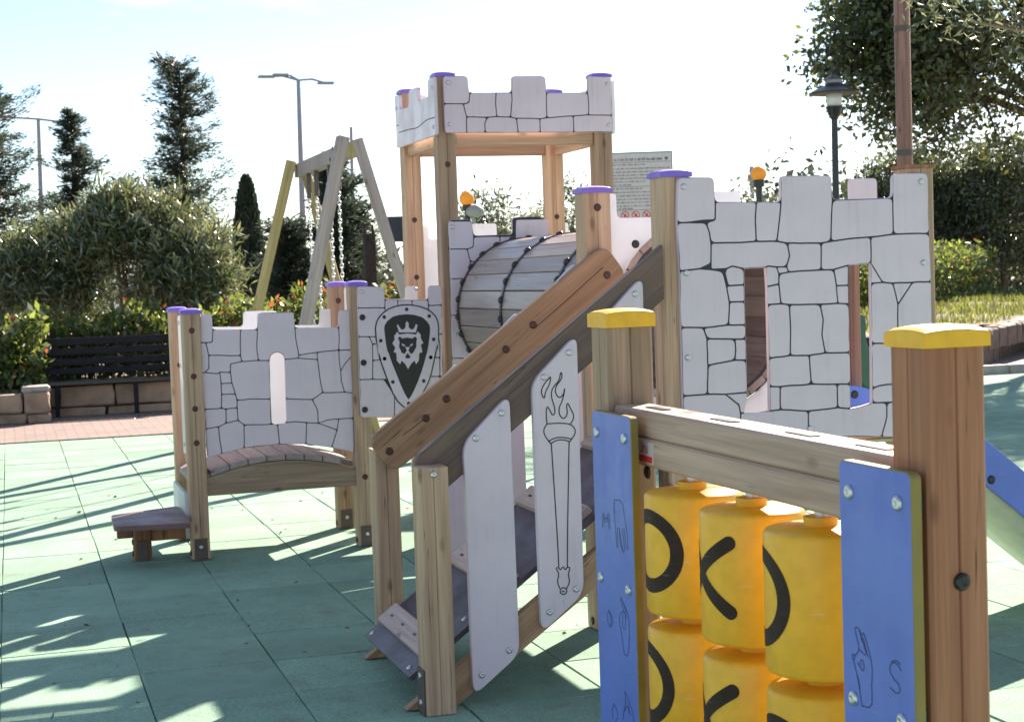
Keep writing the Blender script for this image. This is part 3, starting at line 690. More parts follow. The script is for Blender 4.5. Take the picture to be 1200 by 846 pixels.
# ================================================================== CASTLE
DATA = {'RW':{'n':[[2.2492,1.7626],[2.3886,1.7606],[2.3874,1.6111],[2.241,1.604],[2.3512,1.603],[2.3633,1.5698],[2.3686,1.5307],[2.3665,1.4588],[2.3235,1.4422],[2.2455,1.4357],[2.3893,1.6739],[2.5475,1.6709],[2.5422,1.6016],[2.5435,1.5321],[2.6443,1.6691],[2.6356,1.5995],[2.6236,1.53],[2.6469,1.7629],[2.8485,1.7601],[2.8491,1.6723],[2.8389,1.5244],[2.7415,1.5208],[3.0944,1.676],[3.0933,1.5435],[3.0,1.536],[2.9478,1.5339],[3.0966,1.7627],[3.2416,1.7638],[3.2436,1.542],[2.6658,1.5229],[2.6726,1.477],[2.6597,1.4378],[2.5877,1.4431],[2.5784,1.4388],[2.4942,1.4369],[2.4483,1.4473],[2.4249,1.439],[2.3659,1.4379],[2.7994,1.5193],[2.7968,1.4228],[2.6677,1.4193],[2.9993,1.4397],[2.9072,1.4363],[2.8483,1.4228],[3.2466,1.3663],[3.1682,1.3658],[3.0869,1.3655],[3.0448,1.37],[2.9968,1.3685],[2.4115,1.4304],[2.4246,1.3728],[2.4323,1.2971],[2.4273,1.2404],[2.3303,1.2349],[2.2459,1.2385],[2.4926,1.3795],[2.4298,1.3786],[2.4196,1.4241],[2.4925,1.3205],[2.433,1.3212],[2.4934,1.2372],[2.3433,1.1953],[2.343,1.1139],[2.3396,.9994],[2.245,.9985],[2.4927,1.1872],[2.4506,1.189],[2.4528,1.1511],[2.4484,1.1149],[2.3954,1.1084],[2.3443,1.1018],[2.4932,1.1128],[2.4932,.9972],[2.4086,.9957],[2.4591,.9565],[2.4652,.9257],[2.4637,.8435],[2.2471,.8569],[2.4931,.9728],[2.4794,.9249],[2.6211,1.439],[2.6278,1.3779],[2.5806,1.3704],[2.6288,1.4144],[2.6342,1.3076],[2.5805,1.3066],[2.857,1.364],[2.8623,1.3006],[2.9053,1.3639],[2.9053,1.2974],[2.6678,1.3033],[2.6697,1.2115],[2.6662,1.1213],[2.5817,1.1146],[2.7901,1.3002],[2.8006,1.2429],[2.7941,1.1908],[2.806,1.124],[2.906,1.1209],[2.7408,1.1178],[2.7443,1.0546],[2.7473,1.0144],[2.6226,1.0117],[2.5806,1.0139],[2.9048,1.0061],[2.8512,1.0089],[2.6213,.929],[2.5798,.9267],[2.8507,.9237],[2.732,.918],[2.9042,.916],[2.7313,.827],[2.9496,.9227],[2.9918,.9329],[3.0515,.9311],[3.0503,.8794],[3.0273,.8055],[3.1061,1.2868],[3.1009,1.1447],[2.9938,1.1495],[3.2485,1.1381],[3.2451,.9915],[3.0532,.9968],[3.0214,.9938],[2.9932,.9859],[3.2436,.9252],[3.2441,.7921]],'p':[[0,1,10,2,3],[3,4,5,6,7,8,9],[10,11,12,13,6,5,4,2],[11,14,15,16,13,12],[17,18,19,20,38,21,29,16,15,14],[19,22,23,24,25,20],[26,27,28,23,22],[6,13,16,29,30,31,80,32,33,34,35,36,37,7],[29,21,38,39,40,31,30],[38,20,25,24,41,42,43,39],[24,23,28,44,45,46,47,41],[41,47,48],[9,8,37,49,50,59,51,52,53,54],[36,35,34,55,56,57],[56,55,58,59,50],[59,58,60,52,51],[54,53,61,62,70,63,64],[53,52,60,65,66,61],[61,66,67,68,69,70,62],[66,65,71,68,67],[70,69,68,71,72,73,63],[64,63,73,74,75,76,77],[73,72,78,79,75,74],[33,32,80,83,81,82],[80,31,40,83],[82,81,84,85],[83,40,39,43,86,87,94,90,84,81],[43,42,88,86],[86,88,89,87],[85,84,90,91,92,93],[90,94,95,96,97,99,92,91],[94,87,89,98,97,96,95],[93,92,99,100,101,102,103],[99,97,98,104,105,101,100],[103,102,106,107],[102,101,105,108,109,106],[105,104,110,108],[75,79,107,106,109,111,76],[109,108,110,112,113,114,115,116,111],[48,47,46,117,118,119],[46,45,117],[45,44,120,118,117],[119,118,120,121,122,123,124],[124,123,122,121,125,114,113],[114,125,126,116,115]],'o':[[2.2492,1.7626],[2.3886,1.7606],[2.3893,1.6739],[2.6443,1.6691],[2.6469,1.7629],[2.8485,1.7601],[2.8497,1.6744],[3.0944,1.676],[3.0966,1.7627],[3.2416,1.7638],[3.2436,1.542],[3.2466,1.3663],[3.2485,1.1397],[3.245,.9883],[3.2441,.7921],[2.4637,.8435],[2.2471,.8569],[2.245,.9985],[2.2459,1.2385],[2.2455,1.4357],[2.2427,1.6054]],'h':[[[2.4952,1.4368],[2.5341,1.4368],[2.5791,1.4372],[2.5823,1.3704],[2.5821,1.3065],[2.5817,1.1146],[2.5813,1.0139],[2.5798,.9283],[2.5394,.9214],[2.4794,.9249],[2.4926,.979],[2.4948,1.1127],[2.4934,1.2372]],[[2.9107,1.4362],[2.9993,1.4397],[2.9975,1.3685],[2.9956,1.151],[2.9932,.989],[2.9918,.9329],[2.9496,.9227],[2.9042,.916],[2.9048,1.0061],[2.9043,1.121]]]},'LW':{'n':[[.9602,1.2951],[1.0215,1.2926],[1.0169,1.1443],[.9559,1.1447],[.9825,1.1436],[.9952,1.0754],[.9945,1.0078],[.9713,.9865],[.9534,.9851],[1.0233,1.2102],[1.1687,1.2041],[1.1633,1.131],[1.162,1.0676],[1.2567,1.2017],[1.2499,1.093],[1.2565,1.0359],[1.1678,1.0347],[1.2627,1.2899],[1.4541,1.2861],[1.4575,1.2024],[1.4599,1.1474],[1.4701,1.0388],[1.3956,1.036],[1.3922,1.0545],[1.3786,1.0688],[1.3584,1.0757],[1.3376,1.0707],[1.322,1.0578],[1.3155,1.033],[1.6957,1.1924],[1.6958,1.1371],[1.6908,1.0716],[1.5719,1.0644],[1.4721,1.053],[1.7018,1.2866],[1.7743,1.2851],[1.7657,1.0693],[1.574,1.0266],[1.6916,1.0081],[1.6971,.9593],[1.698,.9015],[1.7144,.8428],[1.5932,.847],[1.5823,.9213],[1.7645,1.0393],[1.7205,.9951],[1.7611,.8356],[1.5362,.8132],[1.3938,.8257],[1.1071,1.0258],[1.3115,.8279],[1.2344,.833],[1.1335,.8322],[1.1259,.8653],[1.1109,.9242],[1.1051,.9797],[1.0493,.9848],[1.0378,.9763],[1.0534,.9236],[1.0541,.867],[1.05,.7925],[.9606,.7921],[1.1331,.7909],[1.0732,.7889],[1.3104,.6931],[1.1662,.6985],[1.1347,.724],[1.0713,.7132],[1.0302,.6962],[.9628,.6889],[1.0339,.6279],[1.0419,.5525],[.9649,.5326],[1.16,.5745],[1.3423,.6889],[1.3493,.5839],[1.3884,.6962],[1.4345,.6995],[1.5001,.691],[1.4918,.5763],[1.5633,.6826],[1.6642,.6409],[1.631,.5476],[1.6151,.698],[1.6759,.7005],[1.7557,.699],[1.7529,.5109],[1.5629,.7518]],'p':[[0,1,9,2,4,3],[3,4,5,6,7,8],[9,10,11,12,5,4,2],[10,13,14,15,16,12,11],[17,18,19,20,33,21,22,23,24,25,26,27,28,15,14,13],[19,29,30,31,32,33,20],[34,35,36,31,30,29],[33,32,37,21],[32,31,38,39,40,41,42,43,37],[31,36,44,45,39,38],[44,46,41,40,39,45],[22,21,37,43,42,47,48],[49,16,15,28,50,51,52,53,54,55],[5,12,16,49,55,56,57,7,6],[56,55,54,58],[8,7,57,56,58,59,60,61],[58,54,53,59],[59,53,52,62,63,60],[52,51,50,64,65,66,62],[61,60,63,67,68,69],[63,62,66,67],[69,68,70,71,72],[68,67,66,65,73,71,70],[65,64,74,75,73],[74,76,77,78,79,75],[78,80,81,82,79],[80,83,84,81],[84,85,86,82,81],[47,42,41,46,85,84,83,80,87],[48,47,87,80,78,77,76]],'o':[[.9602,1.2951],[1.0215,1.2926],[1.0211,1.2103],[1.2567,1.2017],[1.2627,1.2899],[1.4541,1.2861],[1.4575,1.2024],[1.6957,1.1924],[1.7018,1.2866],[1.7743,1.2851],[1.7612,.8379],[1.7529,.5109],[1.631,.5476],[1.4917,.5749],[1.3493,.5825],[1.16,.5745],[1.0419,.5525],[.9649,.5326],[.9605,.7908],[.9534,.9851]],'h':[[[1.3154,1.0308],[1.3234,1.0577],[1.3399,1.0706],[1.3583,1.0743],[1.3764,1.0689],[1.3918,1.0545],[1.3956,1.036],[1.3947,.9035],[1.3936,.7111],[1.3837,.6933],[1.3286,.6897],[1.3131,.7021],[1.313,.8301]]]},'TW':{'n':[[2.3189,2.537],[2.459,2.5375],[2.4609,2.3913],[2.4292,2.3867],[2.3171,2.3869],[2.4445,2.3147],[2.4425,2.2473],[2.4418,2.2287],[2.3194,2.2295],[2.4678,2.447],[2.6182,2.4472],[2.6124,2.3837],[2.6179,2.3164],[2.5629,2.3133],[2.7078,2.4486],[2.7087,2.4051],[2.6956,2.3133],[2.711,2.5384],[2.9072,2.5392],[2.9105,2.4474],[2.9082,2.3083],[2.8665,2.3038],[2.8093,2.3063],[2.7299,2.3066],[3.1535,2.4476],[3.1582,2.3906],[3.155,2.324],[3.063,2.3186],[3.1565,2.5378],[3.2969,2.5383],[3.2974,2.3207],[2.547,2.2794],[2.5485,2.228],[2.738,2.2278],[2.8664,2.2279],[3.064,2.228],[3.2969,2.227]],'p':[[0,1,9,2,3,4],[4,3,5,6,7,8],[9,10,11,12,13,5,3,2],[10,14,15,16,12,11],[17,18,19,20,21,22,23,16,15,14],[19,24,25,26,27,20],[28,29,30,26,25,24],[5,13,31,32,7,6],[13,12,16,23,33,32,31],[23,22,21,34,33],[21,20,27,35,34],[27,26,30,36,35]],'o':[[2.3189,2.537],[2.459,2.5375],[2.4639,2.447],[2.7078,2.4486],[2.711,2.5384],[2.9072,2.5392],[2.9105,2.4474],[3.1535,2.4476],[3.1565,2.5378],[3.2969,2.5383],[3.2974,2.3207],[3.2969,2.227],[2.8664,2.2279],[2.5451,2.2281],[2.3194,2.2295],[2.3181,2.3869]],'h':[]},'LN':{'n':[[1.7946,1.411],[1.9418,1.406],[1.9451,1.3339],[1.9424,1.2893],[1.7914,1.2951],[1.9464,1.2707],[1.9411,1.1346],[1.8917,1.1367],[1.8504,1.1385],[1.7909,1.1411],[1.8666,1.0986],[1.8645,1.0087],[1.8601,.9073],[1.7864,.9087],[1.9396,1.0953],[1.9364,1.0145],[1.9819,.9033],[1.9227,.904],[1.9785,.8152],[1.9714,.6947],[1.7877,.7055],[2.161,.9058],[2.1899,.9057],[2.2356,.9043],[2.2417,.679],[2.0149,1.3295],[2.0138,1.2634],[2.0957,1.3265],[2.0931,1.2603],[2.184,1.3242],[2.1853,1.2939],[2.1839,1.2568],[2.1869,1.4008],[2.2638,1.3991],[2.2622,1.2934],[2.2587,1.1348],[2.2322,1.135],[2.1794,1.1373],[2.2419,1.0724],[2.2395,1.0071],[2.165,1.0106],[2.2525,.9035]],'p':[[0,1,2,3,4],[4,3,5,6,7,8,9],[9,8,10,11,12,13],[8,7,6,14,10],[10,14,15,11],[11,15,16,17,12],[13,12,17,18,19,20],[18,21,22,23,24,19],[2,25,26,5,3],[25,27,28,26],[27,29,30,31,28],[32,33,34,30,29],[30,34,35,36,37,31],[37,36,38,39,40],[36,35,41,23,39,38],[40,39,23,22,21]],'o':[[1.7946,1.411],[1.9418,1.406],[1.9451,1.3339],[2.184,1.3242],[2.1869,1.4008],[2.2638,1.3991],[2.2622,1.2934],[2.2525,.9035],[2.2417,.679],[1.9714,.6947],[1.7877,.7055],[1.7864,.9087],[1.791,1.1434]],'h':[]},'CE':{'n':[[2.316,1.7498],[2.4543,1.7467],[2.4608,1.659],[2.4563,1.6029],[2.4209,1.5945],[2.3176,1.5973],[2.4365,1.5284],[2.4338,1.4535],[2.3989,1.4335],[2.3154,1.4339],[2.6115,1.6589],[2.6106,1.5939],[2.6074,1.5045],[2.702,1.6576],[2.6964,1.5018],[2.7067,1.7504],[2.8998,1.7476],[2.8928,1.4005],[2.5095,1.5168],[2.499,1.2277],[2.3138,1.2351],[2.4904,.9921],[2.3123,1.0005],[2.4852,.8481],[2.3094,.8573]],'p':[[0,1,2,3,4,5],[5,4,6,7,8,9],[2,10,11,12,18,6,4,3],[10,13,14,12,11],[15,16,17,14,13],[9,8,7,6,18,19,20],[20,19,21,22],[22,21,23,24]],'o':None,'h':[]},'sh_out':[[2.0671,1.305],[2.0314,1.3046],[1.9956,1.2984],[1.9595,1.2859],[1.9292,1.2663],[1.9047,1.2419],[1.8889,1.2148],[1.8816,1.1805],[1.8835,1.1226],[1.8893,1.0761],[1.8975,1.0295],[1.8847,1.1119],[1.904,1.0012],[1.9331,.9128],[1.9652,.824],[1.9931,.7759],[2.0247,.745],[2.0508,.726],[2.0818,.7534],[2.1066,.7754],[2.1446,.8289],[2.1703,.8714],[2.1903,.923],[2.2186,1.0328],[2.233,1.0965],[2.2288,1.0606],[2.2382,1.1187],[2.2405,1.1654],[2.2382,1.2005],[2.2262,1.2331],[2.2031,1.2591],[2.1738,1.2789],[2.1384,1.293],[2.1028,1.3013]],'sh_in':[[2.0621,1.2512],[2.0174,1.2489],[1.9814,1.24],[1.951,1.218],[1.9353,1.1955],[1.9329,1.1783],[1.9351,1.1435],[1.9392,1.097],[1.9474,1.0503],[1.9378,1.1096],[1.9503,1.0511],[1.966,.9982],[1.9875,.9391],[2.009,.8798],[2.0308,.8263],[2.0447,.7993],[2.055,.7882],[2.0721,.8124],[2.0913,.8463],[2.1108,.8862],[2.1305,.9319],[2.1507,.9893],[2.1699,1.0526],[2.1801,1.0988],[2.1643,1.0286],[2.1773,1.0863],[2.1851,1.1327],[2.1888,1.1675],[2.186,1.1881],[2.1712,1.2091],[2.148,1.2304],[2.1066,1.2454]],'riv':[[2.0613,1.2774],[1.9359,1.2406],[2.186,1.2359],[1.9115,1.1139],[2.2064,1.1084],[1.9284,1.0164],[2.1865,1.0112],[1.9294,1.0156],[2.1858,1.011],[1.9695,.8877],[2.1419,.8846],[2.053,.7667]],'crown':[[2.0149,1.1545],[2.0033,1.1916],[2.0095,1.1994],[2.0184,1.1817],[2.0292,1.1684],[2.0454,1.1724],[2.0532,1.1907],[2.0512,1.1994],[2.0607,1.2147],[2.0702,1.1987],[2.0674,1.1872],[2.074,1.1724],[2.0905,1.1659],[2.1029,1.1799],[2.1096,1.197],[2.1189,1.1891],[2.1072,1.1506]],'mane':[[2.0133,1.143],[2.0611,1.1462],[2.1086,1.1389],[2.1182,1.156],[2.1354,1.1348],[2.133,1.1204],[2.1469,1.0906],[2.1334,1.0836],[2.1396,1.0414],[2.1227,1.0375],[2.1181,.9969],[2.1024,.9773],[2.0942,.9981],[2.0726,.9787],[2.0566,.9521],[2.0428,.9802],[2.0227,1.0015],[2.013,.9816],[1.996,1.0028],[1.9946,1.0435],[1.98,1.05],[1.9898,1.0727],[1.9747,1.0966],[1.9886,1.118],[1.9863,1.1355],[2.005,1.159]],'face':[[2.0067,1.1259],[2.0188,1.1323],[2.0291,1.1209],[2.0573,1.1249],[2.0869,1.1183],[2.101,1.1288],[2.1126,1.1184],[2.1082,1.0982],[2.1072,1.072],[2.0881,1.0409],[2.0747,1.0345],[2.0567,1.0313],[2.0401,1.0361],[2.0249,1.0426],[2.0107,1.0764],[2.0147,1.1023]],'eyeL':[[2.0251,1.0943],[2.0351,1.0898],[2.0478,1.0805],[2.0376,1.0787],[2.0289,1.0837]],'eyeR':[[2.0889,1.0926],[2.0797,1.0884],[2.0687,1.0796],[2.0775,1.0769],[2.0855,1.0817]],'mouth':[[2.0433,1.0255],[2.0567,1.0336],[2.0719,1.0242],[2.0678,1.0115],[2.0452,1.0126]],'muz':[[2.0446,1.0737],[2.0708,1.0725],[2.0656,1.0634],[2.0612,1.0555],[2.0679,1.0435],[2.0758,1.0327],[2.0668,1.032],[2.057,1.0406],[2.0466,1.0329],[2.0377,1.0345],[2.0458,1.0446],[2.054,1.0558],[2.0496,1.0642]],'torch':[[[1.7414,1.0941],[1.7177,1.0699],[1.7054,1.0452],[1.7174,1.0169],[1.7221,1.0443],[1.7366,1.0653],[1.7427,1.0868],[1.7414,1.0941]],[[1.7245,.9351],[1.7219,.9716],[1.7266,.9968],[1.736,.9817],[1.7445,.9616],[1.7548,.9697],[1.7532,.9917],[1.7415,1.0287],[1.7478,1.0575],[1.7731,1.078],[1.7804,1.114],[1.7857,1.0882],[1.7594,1.0605],[1.7571,1.0388],[1.771,1.0184],[1.7892,1.0334],[1.7924,1.0587],[1.7848,1.0154],[1.7684,.9872],[1.7691,.9616],[1.7862,.946],[1.8,.9671],[1.7955,.9929],[1.8013,1.0036],[1.8105,.9811],[1.8215,.9622],[1.8193,.9441],[1.8088,.9301]],[[1.7245,.9351],[1.7125,.9198],[1.7119,.9031],[1.7227,.8842],[1.7374,.8651]],[[1.7245,.9351],[1.7666,.9355],[1.8088,.9301],[1.8245,.913],[1.8247,.8962],[1.8149,.8821],[1.8012,.8662]],[[1.7262,.8738],[1.7457,.8843],[1.7665,.8873],[1.7918,.8836],[1.8124,.8772]],[[1.7336,.8661],[1.7531,.8765],[1.7724,.8789],[1.7915,.8748],[1.8044,.8689]],[[1.7374,.8651],[1.7488,.5268],[1.7498,.4445]],[[1.8012,.8662],[1.7834,.524],[1.7806,.4418]],[[1.7511,.3693],[1.7419,.3937],[1.7506,.4209],[1.7382,.4418],[1.7498,.443],[1.7555,.4315],[1.7653,.4461],[1.7733,.4299],[1.7791,.442],[1.7921,.4372],[1.7821,.4181],[1.7881,.3895],[1.775,.3671]],[[1.7763,.3589],[1.7744,.3531],[1.7697,.3493],[1.7635,.3482],[1.7574,.3504],[1.753,.3551],[1.7516,.3611],[1.7534,.3668],[1.7581,.3707],[1.7643,.3718],[1.7704,.3696],[1.7748,.3649],[1.7763,.3589]],[[1.7594,.3626],[1.7622,.3565],[1.7686,.3603]]],'glL':[[[3.7657,.8057],[3.7617,.8518],[3.7411,.8278],[3.7163,.8549],[3.7128,.8104]],[[3.7538,.8127],[3.755,.8419],[3.7396,.82],[3.7248,.8432],[3.7216,.8118]],[[3.6766,.8889],[3.6225,.8916],[3.6145,.8604],[3.6028,.831],[3.5917,.7965],[3.5969,.7752],[3.6067,.784],[3.6173,.8264]],[[3.6766,.8889],[3.6833,.854],[3.6747,.8262],[3.6706,.7718],[3.6609,.7758],[3.6644,.8198],[3.6497,.8232],[3.6354,.7797],[3.6226,.7635],[3.6174,.7824],[3.6317,.8244]],[[3.6498,.8219],[3.649,.7881],[3.6291,.7702]],[[3.7396,.6059],[3.7195,.5951],[3.7127,.5797],[3.7317,.5613],[3.7483,.5727],[3.7502,.5913],[3.7396,.6059]],[[3.7377,.5999],[3.7268,.5916],[3.7245,.5774],[3.7335,.5672]],[[3.655,.6526],[3.6283,.637],[3.6075,.6206],[3.6007,.5975],[3.6105,.5182],[3.6441,.5151],[3.6517,.5587],[3.6715,.5919],[3.6582,.615],[3.6294,.6246],[3.6232,.6054],[3.6335,.5747],[3.6496,.5838],[3.6411,.6183]],[[3.655,.6526],[3.6457,.6297],[3.6138,.6112]],[[3.639,.6432],[3.6184,.6226]],[[3.7246,.3739],[3.7045,.3642],[3.6978,.3491],[3.7167,.3297]],[[3.7246,.3739],[3.7378,.3559],[3.7337,.3359]],[[3.6461,.4241],[3.6194,.4099],[3.5941,.3834],[3.5904,.362]],[[3.6461,.4241],[3.6402,.4008],[3.6557,.3763],[3.6636,.3495]],[[3.6311,.403],[3.6112,.3751]],[[3.6222,.3764],[3.6318,.3946],[3.6537,.3727]]],'glR':[[[2.4926,.7029],[2.513,.7467],[2.5191,.7529],[2.5151,.7595],[2.5088,.7561],[2.511,.749]],[[2.5088,.7561],[2.4913,.7712],[2.505,.7995],[2.5066,.8058],[2.5008,.8094],[2.4916,.8069],[2.4693,.7693]],[[2.4898,.8063],[2.4832,.787]],[[2.4932,.7708],[2.4695,.7655]],[[2.4827,.7983],[2.4788,.8038],[2.4734,.8012],[2.4548,.7687],[2.4487,.7441],[2.4537,.712]],[[2.4792,.7953],[2.4623,.7634]],[[2.4999,.7477],[2.4927,.7417],[2.4819,.7347],[2.476,.7435],[2.4793,.7522],[2.4865,.7553],[2.4905,.7497],[2.487,.7449]],[[2.4879,.6732],[2.4533,.6772],[2.4519,.7111]],[[2.5019,.7258],[2.4879,.6732]],[[2.3533,.7649],[2.3698,.7756],[2.3872,.77],[2.3925,.7579],[2.3813,.7459],[2.3611,.7397],[2.3595,.7275],[2.372,.722],[2.3924,.7288]],[[2.3562,.775],[2.3696,.7793],[2.385,.7734]],[[2.3876,.759],[2.3711,.7446],[2.3525,.7345],[2.3583,.7242]]],'TL':[[8.5423,2.5242],[8.6649,2.5263],[8.6783,2.4347],[8.9,2.4351],[8.9077,2.5147],[9.1014,2.5185],[9.1286,2.427],[9.3439,2.436],[9.3464,2.5213],[9.466,2.5269],[9.4555,2.219],[8.5412,2.2137]],'TLg':[[9.3868,2.3044],[9.1484,2.3005],[9.0216,2.2926],[8.9218,2.2908],[8.8222,2.3019],[8.7246,2.3128],[8.539,2.3084]],'RWb':[[2.2707,1.7297],[2.2686,1.1325],[3.2124,1.7331],[3.2161,1.4363],[2.7371,.8544],[2.2712,1.4289]],'LNb':[[1.8191,1.3813],[2.117,1.3847]],'LNd':[[1.816,1.2436],[1.8134,.9996],[1.8105,.7458]],'TWb':[[2.3465,2.5024],[2.3477,2.2757],[3.2698,2.4953],[3.2726,2.2664]],'CEb':[[2.3414,1.718],[2.3438,1.1283]]}
castle = thing('castle_climbing_frame', 'wooden castle climbing frame with white stone-pattern boards, tower, ramp and tunnel', 'playground castle', (2.2, 7.0, 0))
# --- posts -------------------------------------------------------------
post(castle, 0.862, 0.957, 8.60, 8.695, 1.297, bolts=(1.21, 0.97, 0.80, 0.62))
post(castle, 1.755, 1.85, 8.60, 8.695, 1.413, bolts=(0.38,))
post(castle, 0.862, 0.957, 9.30, 9.395, 1.30, bolts=(1.0,))
post(castle, 1.775, 1.875, 9.27, 9.365, 1.413, bolts=(1.33,))
post(castle, 2.282, 2.387, 8.622, 8.722, 2.537, bolts=(1.60, 2.06))
post(castle, 3.198, 3.303, 8.622, 8.722, 2.537)
post(castle, 2.275, 2.38, 9.395, 9.495, 2.537, bolts=(1.79, 1.45))
post(castle, 3.167, 3.275, 9.395, 9.495, 2.537, bolts=(1.79,))
post(castle, 2.195, 2.305, 5.27, 5.38, 1.765)
post(castle, 3.172, 3.28, 5.27, 5.38, 1.782, cap=None)
post(castle, 2.202, 2.317, 6.09, 6.20, 1.758, bolts=(1.70,))
post(castle, 3.30, 3.405, 6.05, 6.155, 1.60, mat='pole_wood', cap=None)  # shade on this rear post put into a darker wood than the others
sp_ = post(castle, 1.25, 1.352, 5.122, 5.222, 0.822, cap=None, bolts=(0.80,), boltmesh=BOLT, bracket=False)
MB().box(1.2435, 1.2495, 5.13, 5.215, 0.0, 0.155, 0.0015).go('base_bracket', M['bracket'], sp_)
for z in (0.13, 0.04): bolt(sp_, (1.2435, 5.17, z), BOLT, RZX)
post(castle, 1.313, 1.412, 6.092, 6.19, 0.79, cap=None)
bcap = MB().box(3.168, 3.286, 5.264, 5.388, 1.782, 1.798, 0.004).go('post_cap', M['red_z'], castle)
# --- front boards with stone pattern -------------------------------------
def wall(key, y, t=0.018, seed=1, gap=0.003, rad=0.012):
    d = DATA[key]
    b = board('wall_board', rounded([tuple(q) for q in d['o']], 0.02, 50), FY(y), t, [M['hpl'], M['core']], castle, [[tuple(q) for q in h] for h in d['h']])
    stones(b, d, FY(y), seed=seed, gap=gap, rad=rad); return b
w1 = wall('RW', 5.25, 0.0175, 3, 0.0027, 0.016)
for p in DATA['RWb']: bolt(w1, (p[0], 5.2475, p[1]))
w2 = wall('LW', 8.63, 0.018, 5, 0.0025, 0.010)
w3 = wall('TW', 8.60, 0.018, 7, 0.0028, 0.014)
for p in DATA['TWb']: bolt(w3, (p[0], 8.5975, p[1]))
w4 = wall('LN', 8.58, 0.018, 9, 0.0026, 0.010)
for p in DATA['LNb']: bolt(w4, (p[0], 8.5775, p[1]))
for p in DATA['LNd']: bolt(w4, (p[0], 8.5775, p[1]), CAPB)
# --- shield with lion ------------------------------------------------------
def tup(k): return [tuple(q) for q in DATA[k]]
Y8 = 8.5775
so = ccw(tup('sh_out')); si = ccw(tup('sh_in'))
plate('shield_outline', so, FY(Y8), 0.003, M['core'], w4)
plate('shield_border', inset(so, 0.007), FY(Y8 - 0.003), 0.0015, M['hpl'], w4)
plate('shield_field', si, FY(Y8 - 0.0045), 0.001, M['core'], w4)
for i, p in enumerate(DATA['riv']): plate('shield_rivet', circle(p[0], p[1], 0.0105, 12), FY(Y8 - 0.0045), 0.001, M['core'], w4)
plate('lion_mane', tup('mane'), FY(Y8 - 0.0055), 0.001, M['hpl'], w4, 0.0005)
plate('lion_crown', tup('crown'), FY(Y8 - 0.0055), 0.001, M['hpl'], w4, 0.0005)
plate('lion_face', tup('face'), FY(Y8 - 0.0065), 0.001, M['core'], w4, 0.0005)
for k in ('eyeL', 'eyeR'): plate('lion_eye', tup(k), FY(Y8 - 0.0075), 0.0008, M['hpl'], w4, 0.0003)
mz = tup('mouth'); mcx = sum(p[0] for p in mz) / len(mz); mcz = sum(p[1] for p in mz) / len(mz)
plate('lion_muzzle', tup('muz') or [(mcx - 0.012, mcz + 0.062), (mcx + 0.012, mcz + 0.062), (mcx + 0.005, mcz + 0.048), (mcx + 0.003, mcz + 0.03), (mcx + 0.014, mcz + 0.012), (mcx, mcz + 0.02), (mcx - 0.014, mcz + 0.012), (mcx - 0.003, mcz + 0.03), (mcx - 0.005, mcz + 0.048)], FY(Y8 - 0.0075), 0.0008, M['hpl'], w4, 0.0003)
plate('lion_mouth', mz, FY(Y8 - 0.0075), 0.001, M['core'], w4, 0.0004)
# --- plain boards behind and at the sides ----------------------------------
def plain_board(outer, fr, t=0.018, holes=(), r=0.02):
    return board('side_board', rounded(outer, r, 50), fr, t, M['hpl_lit'], castle, holes)
LWo = [(p[0] + 0.015, p[1]) for p in DATA['LW']['o']]
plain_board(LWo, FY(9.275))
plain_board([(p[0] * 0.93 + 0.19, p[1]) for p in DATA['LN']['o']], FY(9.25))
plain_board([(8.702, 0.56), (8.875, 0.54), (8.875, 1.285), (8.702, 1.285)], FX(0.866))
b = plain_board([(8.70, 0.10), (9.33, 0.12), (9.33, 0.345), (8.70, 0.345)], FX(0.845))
for z in (1.25, 1.02, 0.60): bolt(castle, (0.866, 8.79, z), BOLT, RZX)
tl = board('tower_side_board', rounded([tuple(q) for q in DATA['TL']], 0.018, 50), FX(2.25), 0.018, M['hpl'], castle)
mb = MB(); ribbon(mb, smooth_line(DATA['TLg'], 1), 0.006, FX(2.25)); ribbon(mb, [(9.44, 2.35), (9.38, 2.348)], 0.006, FX(2.25)); mb.go('joint_line', M['core'], tl)
for q in ((8.58, 2.47), (8.58, 2.26), (9.43, 2.45)): bolt(tl, (2.25, q[0], q[1]), BOLT, RZX)
TWo = [tuple(q) for q in DATA['TW']['o']]
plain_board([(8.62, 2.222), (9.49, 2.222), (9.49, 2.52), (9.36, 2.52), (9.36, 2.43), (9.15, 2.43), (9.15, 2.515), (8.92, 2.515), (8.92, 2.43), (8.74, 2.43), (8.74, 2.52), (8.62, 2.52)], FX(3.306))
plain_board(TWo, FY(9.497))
# tower upper beams
mb = MB(); mb.box(2.39, 3.195, 8.645, 8.69, 2.165, 2.24, 0.003).go('tower_beam', M['wood_x'], castle)
MB().box(2.385, 3.165, 9.41, 9.455, 2.165, 2.24, 0.003).go('tower_beam', M['wood_x'], castle)
MB().box(2.30, 2.345, 8.725, 9.39, 2.165, 2.24, 0.003).go('tower_beam', M['wood_y'], castle)
MB().box(3.215, 3.26, 8.725, 9.39, 2.165, 2.24, 0.003).go('tower_beam', M['wood_y'], castle)
